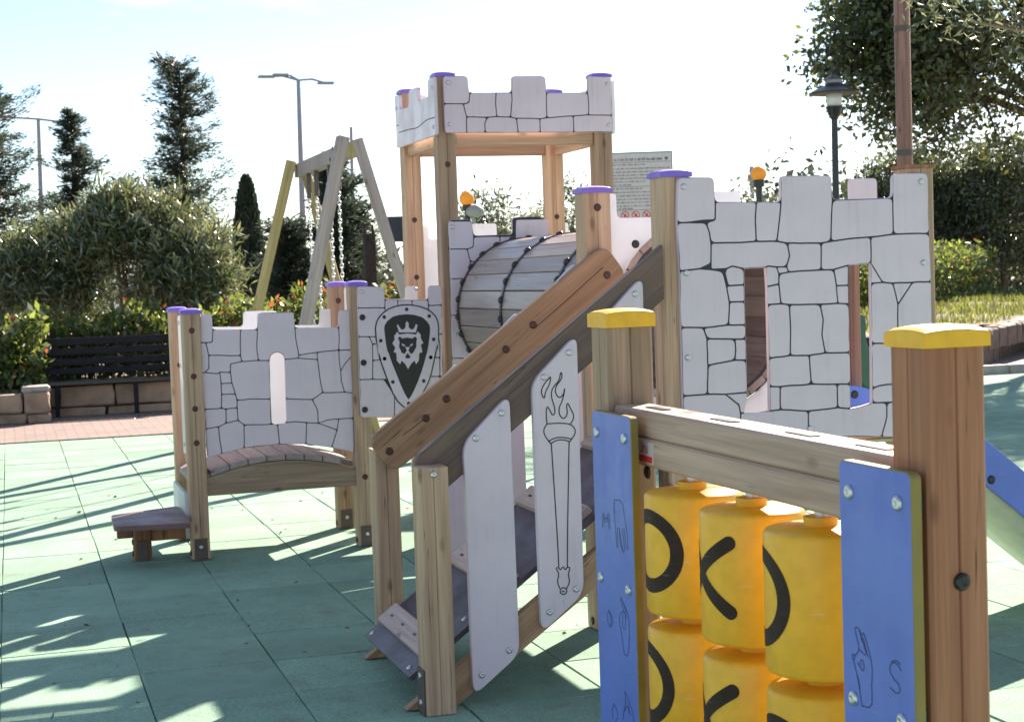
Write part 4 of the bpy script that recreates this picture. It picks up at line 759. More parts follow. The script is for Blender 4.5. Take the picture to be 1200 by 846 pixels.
# tower rear lower board and floor
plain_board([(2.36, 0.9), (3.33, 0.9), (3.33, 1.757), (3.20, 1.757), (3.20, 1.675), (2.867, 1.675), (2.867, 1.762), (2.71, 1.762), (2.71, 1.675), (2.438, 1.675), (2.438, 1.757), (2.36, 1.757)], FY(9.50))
def planks(name, x0, x1, y0, y1, z0, z1, n, along='x', mat='wood_x'):
    for i in range(n):
        if along == 'x':
            a = y0 + (y1 - y0) * i / n; MB().box(x0, x1, a + 0.003, a + (y1 - y0) / n - 0.003, z0, z1, 0.003).go(name, M[mat], castle)
        else:
            a = x0 + (x1 - x0) * i / n; MB().box(a + 0.003, a + (x1 - x0) / n - 0.003, y0, y1, z0, z1, 0.003).go(name, M[mat], castle)
planks('floor_plank', 2.395, 3.16, 8.73, 9.39, 0.80, 0.83, 6)
planks('floor_plank', 2.325, 3.16, 5.39, 6.08, 0.78, 0.81, 6)
MB().box(2.31, 3.165, 5.30, 5.345, 0.68, 0.775, 0.003).go('floor_beam', M['wood_x'], castle)
MB().box(2.32, 3.295, 6.10, 6.145, 0.68, 0.775, 0.003).go('floor_beam', M['wood_x'], castle)
MB().box(2.39, 3.195, 8.65, 8.695, 0.70, 0.795, 0.003).go('floor_beam', M['wood_x'], castle)
# --- tunnel ------------------------------------------------------------------
TCX, TCZ, TR = 2.73, 1.25, 0.394
CEo = [(2.325, 0.80), (3.28, 0.80), (3.28, 1.765), (3.15, 1.765), (3.15, 1.665), (2.862, 1.662), (2.862, 1.765), (2.685, 1.762), (2.685, 1.668), (2.462, 1.667), (2.453, 1.757), (2.325, 1.757)]
wc = board('wall_board', rounded(CEo, 0.02, 50), FY(8.60), 0.018, [M['hpl'], M['core']], castle, [circle(TCX, TCZ, 0.37, 40)])
stones(wc, DATA['CE'], FY(8.60), seed=11, gap=0.0028, rad=0.012)
for p in DATA['CEb']: bolt(wc, (p[0], 8.5975, p[1]))
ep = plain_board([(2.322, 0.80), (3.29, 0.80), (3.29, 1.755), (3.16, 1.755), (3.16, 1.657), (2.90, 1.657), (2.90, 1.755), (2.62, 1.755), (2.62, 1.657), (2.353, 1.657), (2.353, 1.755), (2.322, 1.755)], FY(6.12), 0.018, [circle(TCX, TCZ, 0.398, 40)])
for k in range(12):
    a = 2 * PI * (k + 0.5) / 12; bolt(ep, (TCX + 0.425 * math.cos(a), 6.12, TCZ + 0.425 * math.sin(a)), CAPB)
YS = (6.165, 6.93, 7.72, 8.52)
def strap(name, y, parent):
    n = 52; a = []; f = []
    for k in range(n):
        t = 2 * PI * k / n; ct, s = math.cos(t), math.sin(t)
        a += [(TCX + TR * ct, y - 0.014, TCZ + TR * s), (TCX + TR * ct, y + 0.014, TCZ + TR * s), (TCX + (TR + 0.005) * ct, y + 0.014, TCZ + (TR + 0.005) * s), (TCX + (TR + 0.005) * ct, y - 0.014, TCZ + (TR + 0.005) * s)]
    for k in range(n):
        for q in range(4): i = k * 4; j = ((k + 1) % n) * 4; f.append((i + q, i + (q + 1) % 4, j + (q + 1) % 4, j + q))
    return mk(name, a, f, M['black_steel'], parent, False, None, None, True)
n = 52; a = []; f = []
for y in (6.145, 6.150):                      # inner lining ring that carries the slats
    for r_ in (TR - 0.040, TR - 0.029):
        a += [(TCX + r_ * math.cos(2 * PI * k / n), y, TCZ + r_ * math.sin(2 * PI * k / n)) for k in range(n)]
for k in range(n):
    j = (k + 1) % n
    f += [(k, j, n + j, n + k), (2 * n + k, 2 * n + j, 3 * n + j, 3 * n + k), (k, j, 2 * n + j, 2 * n + k), (n + k, n + j, 3 * n + j, 3 * n + k)]
tun = mk('tunnel', a, f, M['black_steel'], castle, False, None, None, True)
for y in YS: strap('strap', y, tun)
NS = 26; hw = TR * math.tan(PI / NS) - 0.0035
sv = []
slat_me = None
def slat_mesh():
    v, f = cbox(-hw, hw, 6.142, 8.575, -0.028, 0.0, 0.003)
    me = bpy.data.meshes.new('slat'); me.from_pydata([(a, b_ - 7.36, c) for a, b_, c in v], [], f); me.materials.append(M['slat_wood']); return me
slat_me = slat_mesh()
for k in range(NS):
    a = 2 * PI * (k + 0.25) / NS
    o = inst('slat', slat_me, tun, (TCX + TR * math.cos(PI / NS) * math.sin(a), 7.36, TCZ + TR * math.cos(PI / NS) * math.cos(a)), (0, a, 0))
for y in YS:
    for k in range(NS):
        a = 2 * PI * (k + 0.25) / NS
        n = Vector((math.sin(a), 0, math.cos(a)))
        o = inst('bolt', CAPB, tun, Vector((TCX, y, TCZ)) + n * (TR + 0.004))
        o.rotation_euler = (-n).to_track_quat('Y', 'Z').to_euler(); o.scale = (1.15, 1.6, 1.15)
# --- bridge ---------------------------------------------------------------------
def arch(x, z0, rise, xa=0.95, xb=1.755): t = (x - (xa + xb) / 2) / ((xb - xa) / 2); return z0 + rise * (1 - t * t)
xs = [0.958 + (1.754 - 0.958) * i / 16 for i in range(17)]
poly = [(x, 0.335) for x in (0.958, 1.754)] + [(x, arch(x, 0.425, 0.072)) for x in xs[::-1]]
MB().prism(poly, FY(8.612), 0, 0.045).go('bridge_beam', M['grey_x'], castle)
MB().prism([(u + 0.01, w) for u, w in poly], FY(9.285), 0, 0.045).go('bridge_beam', M['grey_x'], castle)
ns = 9
for i in range(ns):
    x0 = 0.875 + 0.90 * i / ns; x1 = 0.875 + 0.90 * (i + 1) / ns; xm = (x0 + x1) / 2
    za, zb = arch(x0 + 0.003, 0.43, 0.072), arch(x1 - 0.003, 0.43, 0.072)
    ya, yb = (8.70, 9.29) if (i == 0 or i == ns - 1) else (8.605, 9.335)
    v = [(x0 + 0.003, ya, za), (x1 - 0.003, ya, zb), (x1 - 0.003, ya, zb + 0.028), (x0 + 0.003, ya, za + 0.028)]
    v += [(a, yb, c) for a, _, c in v]
    mk('bridge_slat', v, [(0, 1, 2, 3), (7, 6, 5, 4), (0, 4, 5, 1), (1, 5, 6, 2), (2, 6, 7, 3), (3, 7, 4, 0)], M['grey_y'], castle)
# --- entry step -------------------------------------------------------------------
sp = [(0.458, 8.425), (0.838, 8.345), (0.838, 9.04), (0.470, 8.86)]
st = MB().prism(rounded(sp, 0.03, 40), FZ(0.212), 0, 0.026).go('step_board', M['step'], castle, fix=True)
lg = MB().prism(post_profile(0.572, 0.665, 8.72, 8.81), FZ(0), 0.004, 0.211).go('step_leg', M['red_z'], st)
mb = MB().box(0.59, 0.645, 8.712, 8.72, 0.0, 0.11, 0.0015).go('base_bracket', M['bracket'], st); bolt(st, (0.572, 8.76, 0.10), CAPB, RZX); bolt(st, (0.572, 8.76, 0.04), CAPB, RZX)
MB().box(0.49, 0.571, 8.74, 8.79, 0.125, 0.21, 0.004).go('step_bearer', M['red_z'], st)
MB().box(0.666, 0.86, 8.74, 8.79, 0.10, 0.21, 0.004).go('step_bearer', M['red_z'], st)
# --- ramp ---------------------------------------------------------------------------
RA = math.atan(0.735); ca, sa = math.cos(RA), math.sin(RA)
def FR(y, x0=1.275, z0=0.165): return lambda u, v, w: (x0 + u * ca - v * sa, y + w, z0 + u * sa + v * ca)     # u along the slope, v normal to it
L = 1.20
MB().prism([(-0.075, -0.045), (L, -0.045), (L, -0.027), (-0.075, -0.027)], FR(5.285), 0, 0.71).go('ramp_board', M['ramp'], castle, fix=True)
for i in range(4):
    u = i * 0.345
    cl = MB().prism([(u, -0.0265), (u + 0.093, -0.0265), (u + 0.093, -0.004), (u + 0.089, 0.0), (u + 0.004, 0.0), (u, -0.004)], FR(5.32), 0, 0.645).go('ramp_cleat', M['cleat'], castle, fix=True)
    for yy in (0.18, 0.36, 0.53):
        n = [(u + 0.040, 0.0), (u + 0.050, 0.0), (u + 0.050, 0.0008), (u + 0.040, 0.0008)]
        MB().prism(n, FR(5.32 + yy), 0, 0.035).go('cleat_slot', M['bolt_cap'], cl, fix=True)
for yy in (5.36, 5.95):
    for u in (-0.05, 0.20, 0.55): 
        o = inst('bolt', BOLT, castle, FR(yy)(u, -0.027, 0)); o.rotation_euler = (-PI / 2, 0, 0); o.rotation_euler = Vector((sa, 0, -ca)).to_track_quat('Y', 'Z').to_euler()
def stringer(y, t, xa, xb):
    def top(x): return 0.117 + 0.70 * (x - 1.367)
    p = [(xa + 0.018, 0.004), (xa + 0.198, 0.004), (xb, top(xb) - 0.125), (xb, top(xb)), (xa + 0.045, 0.022)]
    return MB().prism(p, FY(y), 0, t).go('ramp_stringer', M['wood_rail'], castle, fix=True)
stringer(5.224, 0.042, 1.185, 2.19)
stringer(6.01, 0.042, 1.215, 2.195)
def rail(y, t, p0, p1, w, mat='wood_rail', cut=None):
    """handrail board from p0 to p1 (mid line of the board), rounded ends"""
    a = Vector(p0); b_ = Vector(p1); d = (b_ - a).normalized(); n = Vector((-d.y, d.x)); h = w / 2
    poly = [tuple(a - n * h), tuple(b_ - n * h), tuple(b_ + n * h), tuple(a + n * h)]
    r = ccw(rounded(poly, 0.055, 40, 5))
    if cut is not None:
        o = []; n_ = len(r)
        for i in range(n_):
            A_, B_ = r[i], r[(i + 1) % n_]
            if A_[0] <= cut: o.append(A_)
            if (A_[0] - cut) * (B_[0] - cut) < 0:
                s_ = (cut - A_[0]) / (B_[0] - A_[0]); o.append((cut, A_[1] + s_ * (B_[1] - A_[1])))
        r = o
    q = inset(r, 0.004)
    mb = MB(); nn = len(r); fr = FY(y)
    v = [fr(u, w_, 0) for u, w_ in q] + [fr(u, w_, 0.004) for u, w_ in r] + [fr(u, w_, t - 0.004) for u, w_ in r] + [fr(u, w_, t) for u, w_ in q]
    f = [tuple(range(nn)), tuple(3 * nn + i for i in range(nn))]
    for L_ in range(3):
        for i in range(nn): f.append((L_ * nn + i, L_ * nn + (i + 1) % nn, (L_ + 1) * nn + (i + 1) % nn, (L_ + 1) * nn + i))
    return mk('handrail', v, f, M[mat], castle, False, None, None, True)
sx = 0.7965; cz = 0.6046      # direction of the slope
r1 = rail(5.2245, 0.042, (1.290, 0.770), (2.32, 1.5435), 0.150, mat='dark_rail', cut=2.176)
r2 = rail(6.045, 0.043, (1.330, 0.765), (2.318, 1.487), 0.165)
cr = MB(); ribbon(cr, [(1.42, 0.845), (1.47, 0.877), (1.53, 0.92)], 0.003, FY(6.045)); ribbon(cr, [(1.97, 1.235), (2.10, 1.335), (2.26, 1.462)], 0.0035, FY(6.045)); cr.go('crack', M['symbol'], r2)
for (px, pz) in ((1.365, 0.787), (1.513, 0.905), (1.598, 0.975), (1.845, 1.155), (1.96, 1.245), (2.275, 1.43)): bolt(r2, (px, 6.045, pz), RUSTB)
# balusters
def baluster(poly, y, t=0.021): return board('baluster', rounded(poly, 0.045, 20, 5), FY(y), t, M['hpl'], castle)
P1 = [(1.428, 0.885), (1.595, 1.043), (1.600, 0.158), (1.432, 0.032)]
P2 = [(1.676, 1.077), (1.842, 1.235), (1.838, 0.345), (1.680, 0.222)]
P3 = [(1.924, 1.265), (2.089, 1.425), (2.084, 0.535), (1.928, 0.41)]
def dup(p, y, dy): return p
bs = []
for p in (P1, P2, P3): bs.append(baluster(p, 5.203))
for p, q in ((P1, bs[0]), (P2, bs[1]), (P3, bs[2])):
    x0, x1 = p[0][0], p[1][0]
    for (bx, bz) in ((x1 - 0.030, p[1][1] - 0.062), (x0 + 0.043, p[0][1] + 0.017), (x1 - 0.032, p[2][1] + 0.018), (x0 + 0.036, p[3][1] + 0.07)): bolt(q, (bx, 5.203, bz))
mb = MB()
for t in DATA['torch']: ribbon(mb, smooth_line(t, 2), 0.0042, FY(5.203))
mb.go('torch_drawing', M['core'], bs[1])
for dx in (0.075, 0.325, 0.573):
    p = [(x + dx, z + 0.02) for x, z in P1]
    baluster([(x, z + 0.752 * dx) for x, z in p], 6.09)
# --- slide ---------------------------------------------------------------------------
S = -0.793
def slz(x): return 0.747 + S * (x - 3.578)
def side(y, name='slide_side'):
    p = [(3.20, slz(3.20) - 0.01), (3.33, slz(3.33)), (4.25, slz(4.25)), (4.40, slz(4.25) - 0.05), (4.42, 0.06), (4.25, slz(4.25) - 0.18), (3.33, slz(3.33) - 0.178), (3.20, 0.80)]
    return board(name, rounded(p, 0.03, 25), FY(y), 0.02, M['blue'], castle)
sa_ = side(5.42)
sb_ = board('slide_side', rounded([(3.20, 0.80), (3.20, 0.925), (3.29, 0.945), (3.38, 0.925), (3.43, 0.86), (4.25, slz(4.25)), (4.40, slz(4.25) - 0.05), (4.42, 0.06), (4.25, slz(4.25) - 0.18), (3.43, slz(3.43) - 0.178), (3.33, 0.80)], 0.03, 25), FY(5.94), 0.02, M['blue'], castle)
bolt(sb_, (3.305, 5.94, 0.905), CAPB)
for x in (3.60, 3.86): bolt(sa_, (x, 5.42, slz(x) - 0.14), CAPB)
v = []; f = []
n = 16
for i in range(n + 1):
    x = 3.22 + 1.15 * i / n; zt = slz(x) - 0.12 if x < 4.2 else slz(4.2) - 0.12 - (x - 4.2) * 0.25
    for y, d in ((5.441, -0.0), (5.50, -0.045), (5.68, -0.055), (5.86, -0.045), (5.939, 0.0)): v.append((x, y, zt + d))
    for y, d in ((5.939, -0.02), (5.86, -0.095), (5.68, -0.115), (5.50, -0.095), (5.441, -0.02)): v.append((x, y, zt + d - 0.02))
for i in range(n):
    for k in range(10): a = i * 10; c = a + 10; f.append((a + k, a + (k + 1) % 10, c + (k + 1) % 10, c + k))
f.append(tuple(range(10))); f.append(tuple(n * 10 + k for k in range(10)))
mk('slide_chute', v, f, M['cream'], castle, True, None, None, True)
board('slide_hood', rounded([(3.41, 1.47), (3.54, 1.47), (3.54, 1.80), (3.41, 1.80)], 0.02), FY(6.13), 0.018, M['hpl'], castle)
MB().box(3.407, 3.545, 6.15, 6.19, 1.50, 1.70, 0.003).go('floor_beam', M['wood_x'], castle)

# ================================================================== PLAY PANEL IN FRONT
pp = thing('game_panel', 'wooden game panel with yellow drums and blue sign-language boards in the foreground', 'play panel', (1.48, 3.1, 0))
pa = post(pp, 1.42, 1.541, 3.782, 3.905, 1.302, cap='yellow', caph=0.047)
pb = post(pp, 1.42, 1.532, 2.316, 2.432, 1.299, mat='wood_red', cap='yellow', caph=0.037)
for o in pa.children:
    if o.name.startswith('post_cap'): o['label'] = 'yellow cap of the far post'
bolt(pb, (1.478, 2.316, 0.912), CAPB).scale = (0.9, 1.2, 0.9)
for z0, z1 in ((1.045, 1.110), (0.976, 1.0435)):
    MB().box(1.43, 1.523, 2.433, 3.781, z0, z1, 0.006).go('top_beam', M['beam_y'], pp)
MB().box(1.43, 1.523, 2.433, 3.781, 0.20, 0.27, 0.006).go('bottom_beam', M['beam_y'], pp)
for y in (3.60, 3.22, 2.86, 2.58): MB().box(1.463, 1.486, y - 0.055, y + 0.055, 1.110, 1.1125, 0.001).go('beam_slot', M['bolt_cap'], pp)
def blue(y0, y1, zb, glyph):
    p = rounded([(y0, zb), (y1, zb), (y1, 1.098), (y0, 1.098)], 0.016, 40, 4)
    b = board('blue_board', [(u, w) for u, w in p], FX(1.385), 0.019, [M['olive_core'], M['blue']], pp, (), 0.002)
    # blue skin is a thin sheet on the olive core
    for z in (1.044, 0.68, 0.2):
        for y in (y0 + 0.042, y1 - 0.036):
            o = bolt(b, (1.385, y, z), BIGBOLT, RZX)
    for nm, sel in glyph:
        mb = MB()
        for g_ in sel: ribbon(mb, smooth_line(g_, 1), 0.0022, FX(1.385))
        mb.go(nm, M['ink'], b)
    return b
GL, GR = DATA['glL'], DATA['glR']
H_, L_N = 'hand_sign_drawing', 'letter_drawing'
blue(3.556, 3.822, 0.10, [(L_N, GL[0:2]), (H_, GL[2:5]), (L_N, GL[5:7]), (H_, GL[7:10]), (L_N, GL[10:12]), (H_, GL[12:16])])
blue(2.312, 2.552, 0.10, [(H_, GR[0:8]), (L_N, GR[8:11])])
for y0, y1 in ((3.79, 3.82), (2.33, 2.42)):
    for z in (1.044, 0.68, 0.2): MB().box(1.4045, 1.4195, y0, y1, z - 0.02, z + 0.02).go('spacer', M['rubber'], pp)
# sticker on the beam
stk = MB().box(1.4285, 1.43, 3.527, 3.622, 0.985, 1.036).go('maker_plate', M['pale_paper'], pp)
MB().box(1.4278, 1.4285, 3.533, 3.616, 0.988, 1.003).go('plate_band', M['red'], stk)
mb = MB()
ribbon(mb, [(3.592, 1.027), (3.592, 1.013), (3.598, 1.010), (3.604, 1.014)], 0.004, FX(1.4284)); ribbon(mb, [(3.586, 1.010), (3.586, 1.027), (3.578, 1.024)], 0.004, FX(1.4284)); ribbon(mb, smooth_line([(3.572, 1.027), (3.572, 1.012), (3.564, 1.010), (3.560, 1.017), (3.562, 1.027)], 1), 0.004, FX(1.4284))
mb.go('plate_logo', M['red'], stk)
for y in (3.616, 3.534): MB().lathe([(0.003, 0), (0.003, 0.001)], (0, 0, 0), 8)
inst('bolt', CAPB, pp, (1.44, 3.59, 0.962), RZX)
# drums: four columns, each turning on a vertical bar
DX = 1.478; DR = 0.112
drum_prof = [(0.034, 0.0), (0.034, 0.004), (0.098, 0.006), (0.1075, 0.010), (DR, 0.018), (DR, 0.274), (0.1095, 0.280), (0.105, 0.284), (0.033, 0.290), (0.033, 0.307)]
def surf(cy, z, ang, r): return (DX - r * math.cos(ang), cy - r * math.sin(ang), z)     # ang 0 = looks to -X, + towards the viewer
def ring_sym(name, cy, zc, c, ha, hz, wd, parent):
    v = []; f = []; n = 48
    for k in range(n):
        t = 2 * PI * k / n
        for s_ in range(5):
            q = s_ / 4 - 0.5
            a = c + (ha + q * wd / DR) * math.cos(t); z = zc + (hz + q * wd) * math.sin(t)
            v.append(surf(cy, z, a, DR + 0.0007))
    for k in range(n):
        for s_ in range(4): a = k * 5 + s_; b_ = ((k + 1) % n) * 5 + s_; f.append((a, a + 1, b_ + 1, b_))
    return mk(name, v, f, M['symbol'], parent, True)
def stroke_sym(mb, cy, path, wd, lift=[0]):
    """path of (angle, z) drawn on the drum with round ends"""
    pts = smooth_line(path, 2); q = [Vector((a * DR, z)) for a, z in pts]
    L_ = []; n = len(q)
    for i in range(n):
        d = (q[min(i + 1, n - 1)] - q[max(i - 1, 0)]).normalized(); L_.append((q[i], Vector((-d.y, d.x)), d))
    rows = []
    for k in range(5, 0, -1):
        t = PI / 2 * k / 5; p, nn, d = L_[0]; rows.append((p - d * wd / 2 * math.sin(t), nn, wd / 2 * math.cos(t)))
    for p, nn, d in L_: rows.append((p, nn, wd / 2))
    for k in range(1, 6):
        t = PI / 2 * k / 5; p, nn, d = L_[-1]; rows.append((p + d * wd / 2 * math.sin(t), nn, wd / 2 * math.cos(t)))
    v = []; f = []
    for p, nn, h in rows:
        for s_ in (-1, -0.33, 0.33, 1): e = p + nn * h * s_; v.append(surf(cy, e.y, e.x / DR, DR + 0.0007 + 0.0002 * (len(mb.v) > 0)))
    for i in range(len(rows) - 1):
        for k in range(3): f.append((i * 4 + k, i * 4 + k + 1, i * 4 + k + 5, i * 4 + k + 4))
    mb.add(v, f)
drum_me = None
for ci, cy in enumerate((3.415, 3.105, 2.800)):
    MB().tube([(DX, cy, 0.271), (DX, cy, 0.975)], 0.012, 10).go('drum_axle', M['steel'], pp)
    for row, z0 in enumerate((0.650, 0.342)):
        if drum_me is None:
            d0 = MB().lathe(drum_prof, (0, 0, 0), 40).go('drum', M['yellow'], pp, True, fix=True, loc=(0, 0, 0)); drum_me = d0.data
            d0.location = Vector((DX, cy, z0)) - WL[pp.name]; WL[d0.name] = Vector((DX, cy, z0)); d = d0
            bmx = bmesh.new(); bmx.from_mesh(drum_me)
            for e in bmx.edges:
                if len(e.link_faces) == 2 and e.calc_face_angle() > 1.0: e.smooth = False
            bmx.to_mesh(drum_me); bmx.free()
        else: d = inst('drum', drum_me, pp, (DX, cy, z0))
        zc = z0 + 0.156
        if (ci, row) in ((0, 0), (2, 0), (0, 1), (2, 1), (3, 0)):
            c, ha, hz, wd = {(0, 0): (0.05, 0.76, 0.079, 0.033), (2, 0): (-0.38, 0.76, 0.082, 0.033), (0, 1): (-0.23, 0.76, 0.080, 0.033), (2, 1): (0.1, 0.76, 0.080, 0.033)}[(ci, row)]
            ring_sym('ring_symbol', cy, zc if (ci, row) != (2, 1) else zc - 0.01, c, ha, hz, wd, d)
        else:
            c = -0.12
            mb = MB()
            stroke_sym(mb, cy, [(c + 0.80 * q, zc + 0.070 * math.copysign(abs(q) ** 0.78, q)) for q in np.linspace(1, -1, 13)], 0.030)
            stroke_sym(mb, cy, [(c + 0.80 * q, zc - 0.074 * math.copysign(abs(q) ** 0.78, q)) for q in np.linspace(1, -1, 13)], 0.030)
            mb.go('cross_symbol', M['symbol'], d, True)
# ================================================================== BEHIND THE CASTLE
# --- swing -----------------------------------------------------------------
sw = thing('swing', 'wooden A-frame swing with chains standing behind the castle', 'swing', (2.65, 13.9, 0))
ap1, ap2 = Vector((2.664, 12.864, 2.50)), Vector((2.622, 15.078, 2.50))
def leg(a, foot, mat, side):
    d = Vector(foot) - Vector(a); L = d.length
    v, f = cbox(-0.050, 0.050, -0.046, 0.046, -0.075, L, 0.006)
    me_o = mk('leg', v, f, M[mat], sw, loc=(0, 0, 0)); q = d.to_track_quat('Z', 'Y')
    me_o.rotation_euler = q.to_euler(); me_o.location = Vector(a) - WL[sw.name]; WL[me_o.name] = Vector(a); return me_o
e = 0.055
leg(ap1 + Vector((-0.065, -0.03, 0.02)), (1.98, 12.80, 0.0), 'swing_shaded', -1); leg(ap1 + Vector((0.085, -0.03, 0.0)), (3.416, 12.70, 0.0), 'swing_shaded', 1)
leg(ap2 + Vector((-0.065, 0.0, 0.0)), (1.886, 15.15, 0.0), 'swing_yellow', -1); leg(ap2 + Vector((0.085, 0.0, -0.02)), (3.259, 14.95, 0.0), 'swing_yellow', 1)
MB().box(2.622, 2.718, 12.80, 15.20, 2.425, 2.55, 0.006).go('beam', M['swing_shaded'], sw)
MB().box(2.624, 2.716, 12.794, 12.80, 2.427, 2.548).go('beam_end', M['swing_yellow'], sw)
for z in (2.50, 2.41): bolt(sw, (2.535 - (2.55 - z) * 0.25, 12.80, z), CAPB, RZX)
for y in (13.25, 13.62, 14.25, 14.62):
    MB().box(2.63, 2.67, y - 0.02, y + 0.02, 2.25, 2.425, 0.003).tube([(2.65, y, 2.26), (2.65, y, 2.20)], 0.022, 8).go('hanger', M['bracket'], sw)
    mb = MB(); z = 2.21; k = 0
    while z > 0.50:
        c = 0.021; w = 0.011
        if k % 2: pts = [(2.65 - w, y, z), (2.65 - w, y, z - 0.026), (2.65, y, z - 0.036), (2.65 + w, y, z - 0.026), (2.65 + w, y, z), (2.65, y, z + 0.01), (2.65 - w, y, z)]
        else: pts = [(2.65, y - w, z), (2.65, y - w, z - 0.026), (2.65, y, z - 0.036), (2.65, y + w, z - 0.026), (2.65, y + w, z), (2.65, y, z + 0.01), (2.65, y - w, z)]
        mb.tube(pts, 0.0055, 4, caps=False); z -= 0.037; k += 1
    mb.go('chain', M['chain'], sw)
for y0 in (13.25, 14.25):
    MB().box(2.56, 2.74, y0 - 0.03, y0 + 0.40, 0.44, 0.475, 0.008).go('seat', M['rubber'], sw)

# --- rules sign ---------------------------------------------------------------
sg = thing('rules_sign', 'white playground rules notice with grey text and red prohibition circles', 'sign', (4.88, 12.2, 0))
dirx = Vector((0.954, -0.30, 0)); dirx.normalize(); nrm = Vector((-0.30, -0.954, 0)).normalized()
sc0 = Vector((4.905, 12.16, 0))
def FS(w0=0.0): return lambda u, v, w: tuple(sc0 + dirx * u - nrm * (w + w0) + Vector((0, 0, v)))
board('sign_frame', [(-0.255, 1.62), (0.245, 1.62), (0.245, 2.395), (-0.255, 2.395)], FS(), 0.02, M['green_frame'], sg)
fcs = plate('sign_face', [(-0.247, 1.63), (0.237, 1.63), (0.237, 2.385), (-0.247, 2.385)], FS(), 0.0015, M['pale_paper'], sg)
mb = MB(); r = random.Random(4)
def words(z, h, x0, x1, cap=False):
    x = x0
    while x < x1 - 0.02:
        w = r.uniform(0.012, 0.045); mb2x = min(x + w, x1)
        n = max(2, int((mb2x - x) / 0.0055))
        for i in range(n):
            xa = x + (mb2x - x) * i / n; hh = h * r.uniform(0.6, 1.0)
            mb.add([FS()(xa, z, -0.0022), FS()(xa + 0.0038, z, -0.0022), FS()(xa + 0.0038, z + hh, -0.0022), FS()(xa, z + hh, -0.0022)], [(0, 1, 2, 3)])
        x = mb2x + 0.007
words(2.325, 0.026, -0.225, 0.165)
for i, (z, x1) in enumerate([(2.29, 0.05), (2.258, 0.22), (2.232, 0.10), (2.206, 0.14), (2.180, 0.06), (2.154, 0.05), (2.128, -0.09), (2.098, 0.0), (2.07, 0.22), (2.042, 0.17), (2.014, 0.19), (1.988, 0.13), (1.960, 0.12), (1.938, -0.08)]): words(z, 0.013, -0.235, x1)
for z in (2.312, 2.118, 1.931): mb.add([FS()(-0.235, z, -0.0022), FS()(0.225, z, -0.0022), FS()(0.225, z + 0.0035, -0.0022), FS()(-0.235, z + 0.0035, -0.0022)], [(0, 1, 2, 3)])
mb.add([FS()(0.195 + 0.014 * math.cos(t), 2.338 + 0.014 * math.sin(t), -0.0022) for t in np.linspace(0, 2 * PI, 16, endpoint=False)], [tuple(range(16))])
mb.go('sign_text', M['print'], fcs)
mb = MB()
for i in range(5):
    cx_ = -0.15 + i * 0.087; n = 20; cz_ = 1.892
    v = []; f = []
    for k in range(n):
        t = 2 * PI * k / n
        v += [FS()(cx_ + 0.033 * math.cos(t), cz_ + 0.033 * math.sin(t), -0.0024), FS()(cx_ + 0.026 * math.cos(t), cz_ + 0.026 * math.sin(t), -0.0024)]
    for k in range(n): j = (k + 1) % n; f.append((2 * k, 2 * j, 2 * j + 1, 2 * k + 1))
    mb.add(v, f)
    ribbon(mb, [(cx_ - 0.02, cz_ + 0.02), (cx_ + 0.02, cz_ - 0.02)], 0.007, FS(-0.0018))
    mb.add([FS()(cx_ + a, cz_ + b_, -0.0023) for a, b_ in ((-0.012, -0.015), (0.004, -0.016), (0.013, 0.004), (0.002, 0.016), (-0.006, 0.002))], [(0, 1, 2, 3, 4)])
mb.go('prohibition_symbol', M['red'], fcs)
for u in (-0.17, 0.16): 
    p = sc0 + dirx * u - nrm * 0.04
    MB().tube([(p.x, p.y, 0), (p.x, p.y, 2.36)], 0.024, 10).go('sign_post', M['green_frame'], sg)

# --- orange balls -----------------------------------------------------------------
def ball(x, y, z, r, label, extra=False):
    t = thing('ball_post', label, 'ball post', (x, y, 0), 'posts topped with orange balls')
    prof = [(r * 0.5, -r * 0.92)] + [(r * math.cos(a), r * math.sin(a)) for a in np.linspace(-1.1, 1.5, 12)]
    MB().lathe(prof, (x, y, z), 18).go('ball', M['orange'], t, True)
    MB().tube([(x, y, 0), (x, y, z - r * 0.6)], 0.028, 10).lathe([(0.05, 0), (0.05, 0.05), (0.03, 0.08)], (x, y, z - r * 1.6), 12).go('pole', M['lamp_black'], t)
ball(6.237, 12.79, 2.244, 0.068, 'orange ball on a dark post behind the right-hand castle wall')
ball(4.368, 15.462, 2.213, 0.075, 'orange ball on a dark post behind the castle tower')
gd = thing('disc_post', 'pale grey disc on a thin post beside an orange ball behind the tower', 'disc post', (4.43, 15.43, 0))
MB().lathe([(0.05, -0.06), (0.09, -0.03), (0.095, 0.01), (0.06, 0.05), (0.02, 0.062)], (4.435, 15.43, 2.09), 16).go('disc', M['pale_grey'], gd, True)
MB().tube([(4.42, 15.43, 0), (4.42, 15.43, 2.05)], 0.02, 8).go('pole', M['pale_grey'], gd)

# --- spring rider seen through the right slit ------------------------------------------
sr = thing('spring_rider', 'dark green curvy spring rider seen through the right slit of the castle wall', 'spring rider', (5.75, 9.75, 0))
pts = [(5.50, 1.10), (5.535, 1.09), (5.545, 1.02), (5.535, 0.94), (5.56, 0.86), (5.62, 0.80), (5.80, 0.76), (6.02, 0.80), (6.14, 0.90), (6.16, 0.80), (6.08, 0.64), (5.86, 0.54), (5.66, 0.54), (5.50, 0.62), (5.455, 0.74), (5.47, 0.80), (5.505, 0.83), (5.495, 0.90), (5.465, 0.98), (5.470, 1.06)]
board('rider_side', rounded(pts, 0.05, 15, 3), FY(9.78), 0.024, M['rider'], sr, (), 0.003)
board('rider_side', rounded(pts, 0.05, 15, 3), FY(10.05), 0.024, M['rider'], sr, (), 0.003)
MB().box(5.66, 5.98, 9.805, 10.05, 0.60, 0.63, 0.006).go('seat', M['pale_grey'], sr)
hx = []
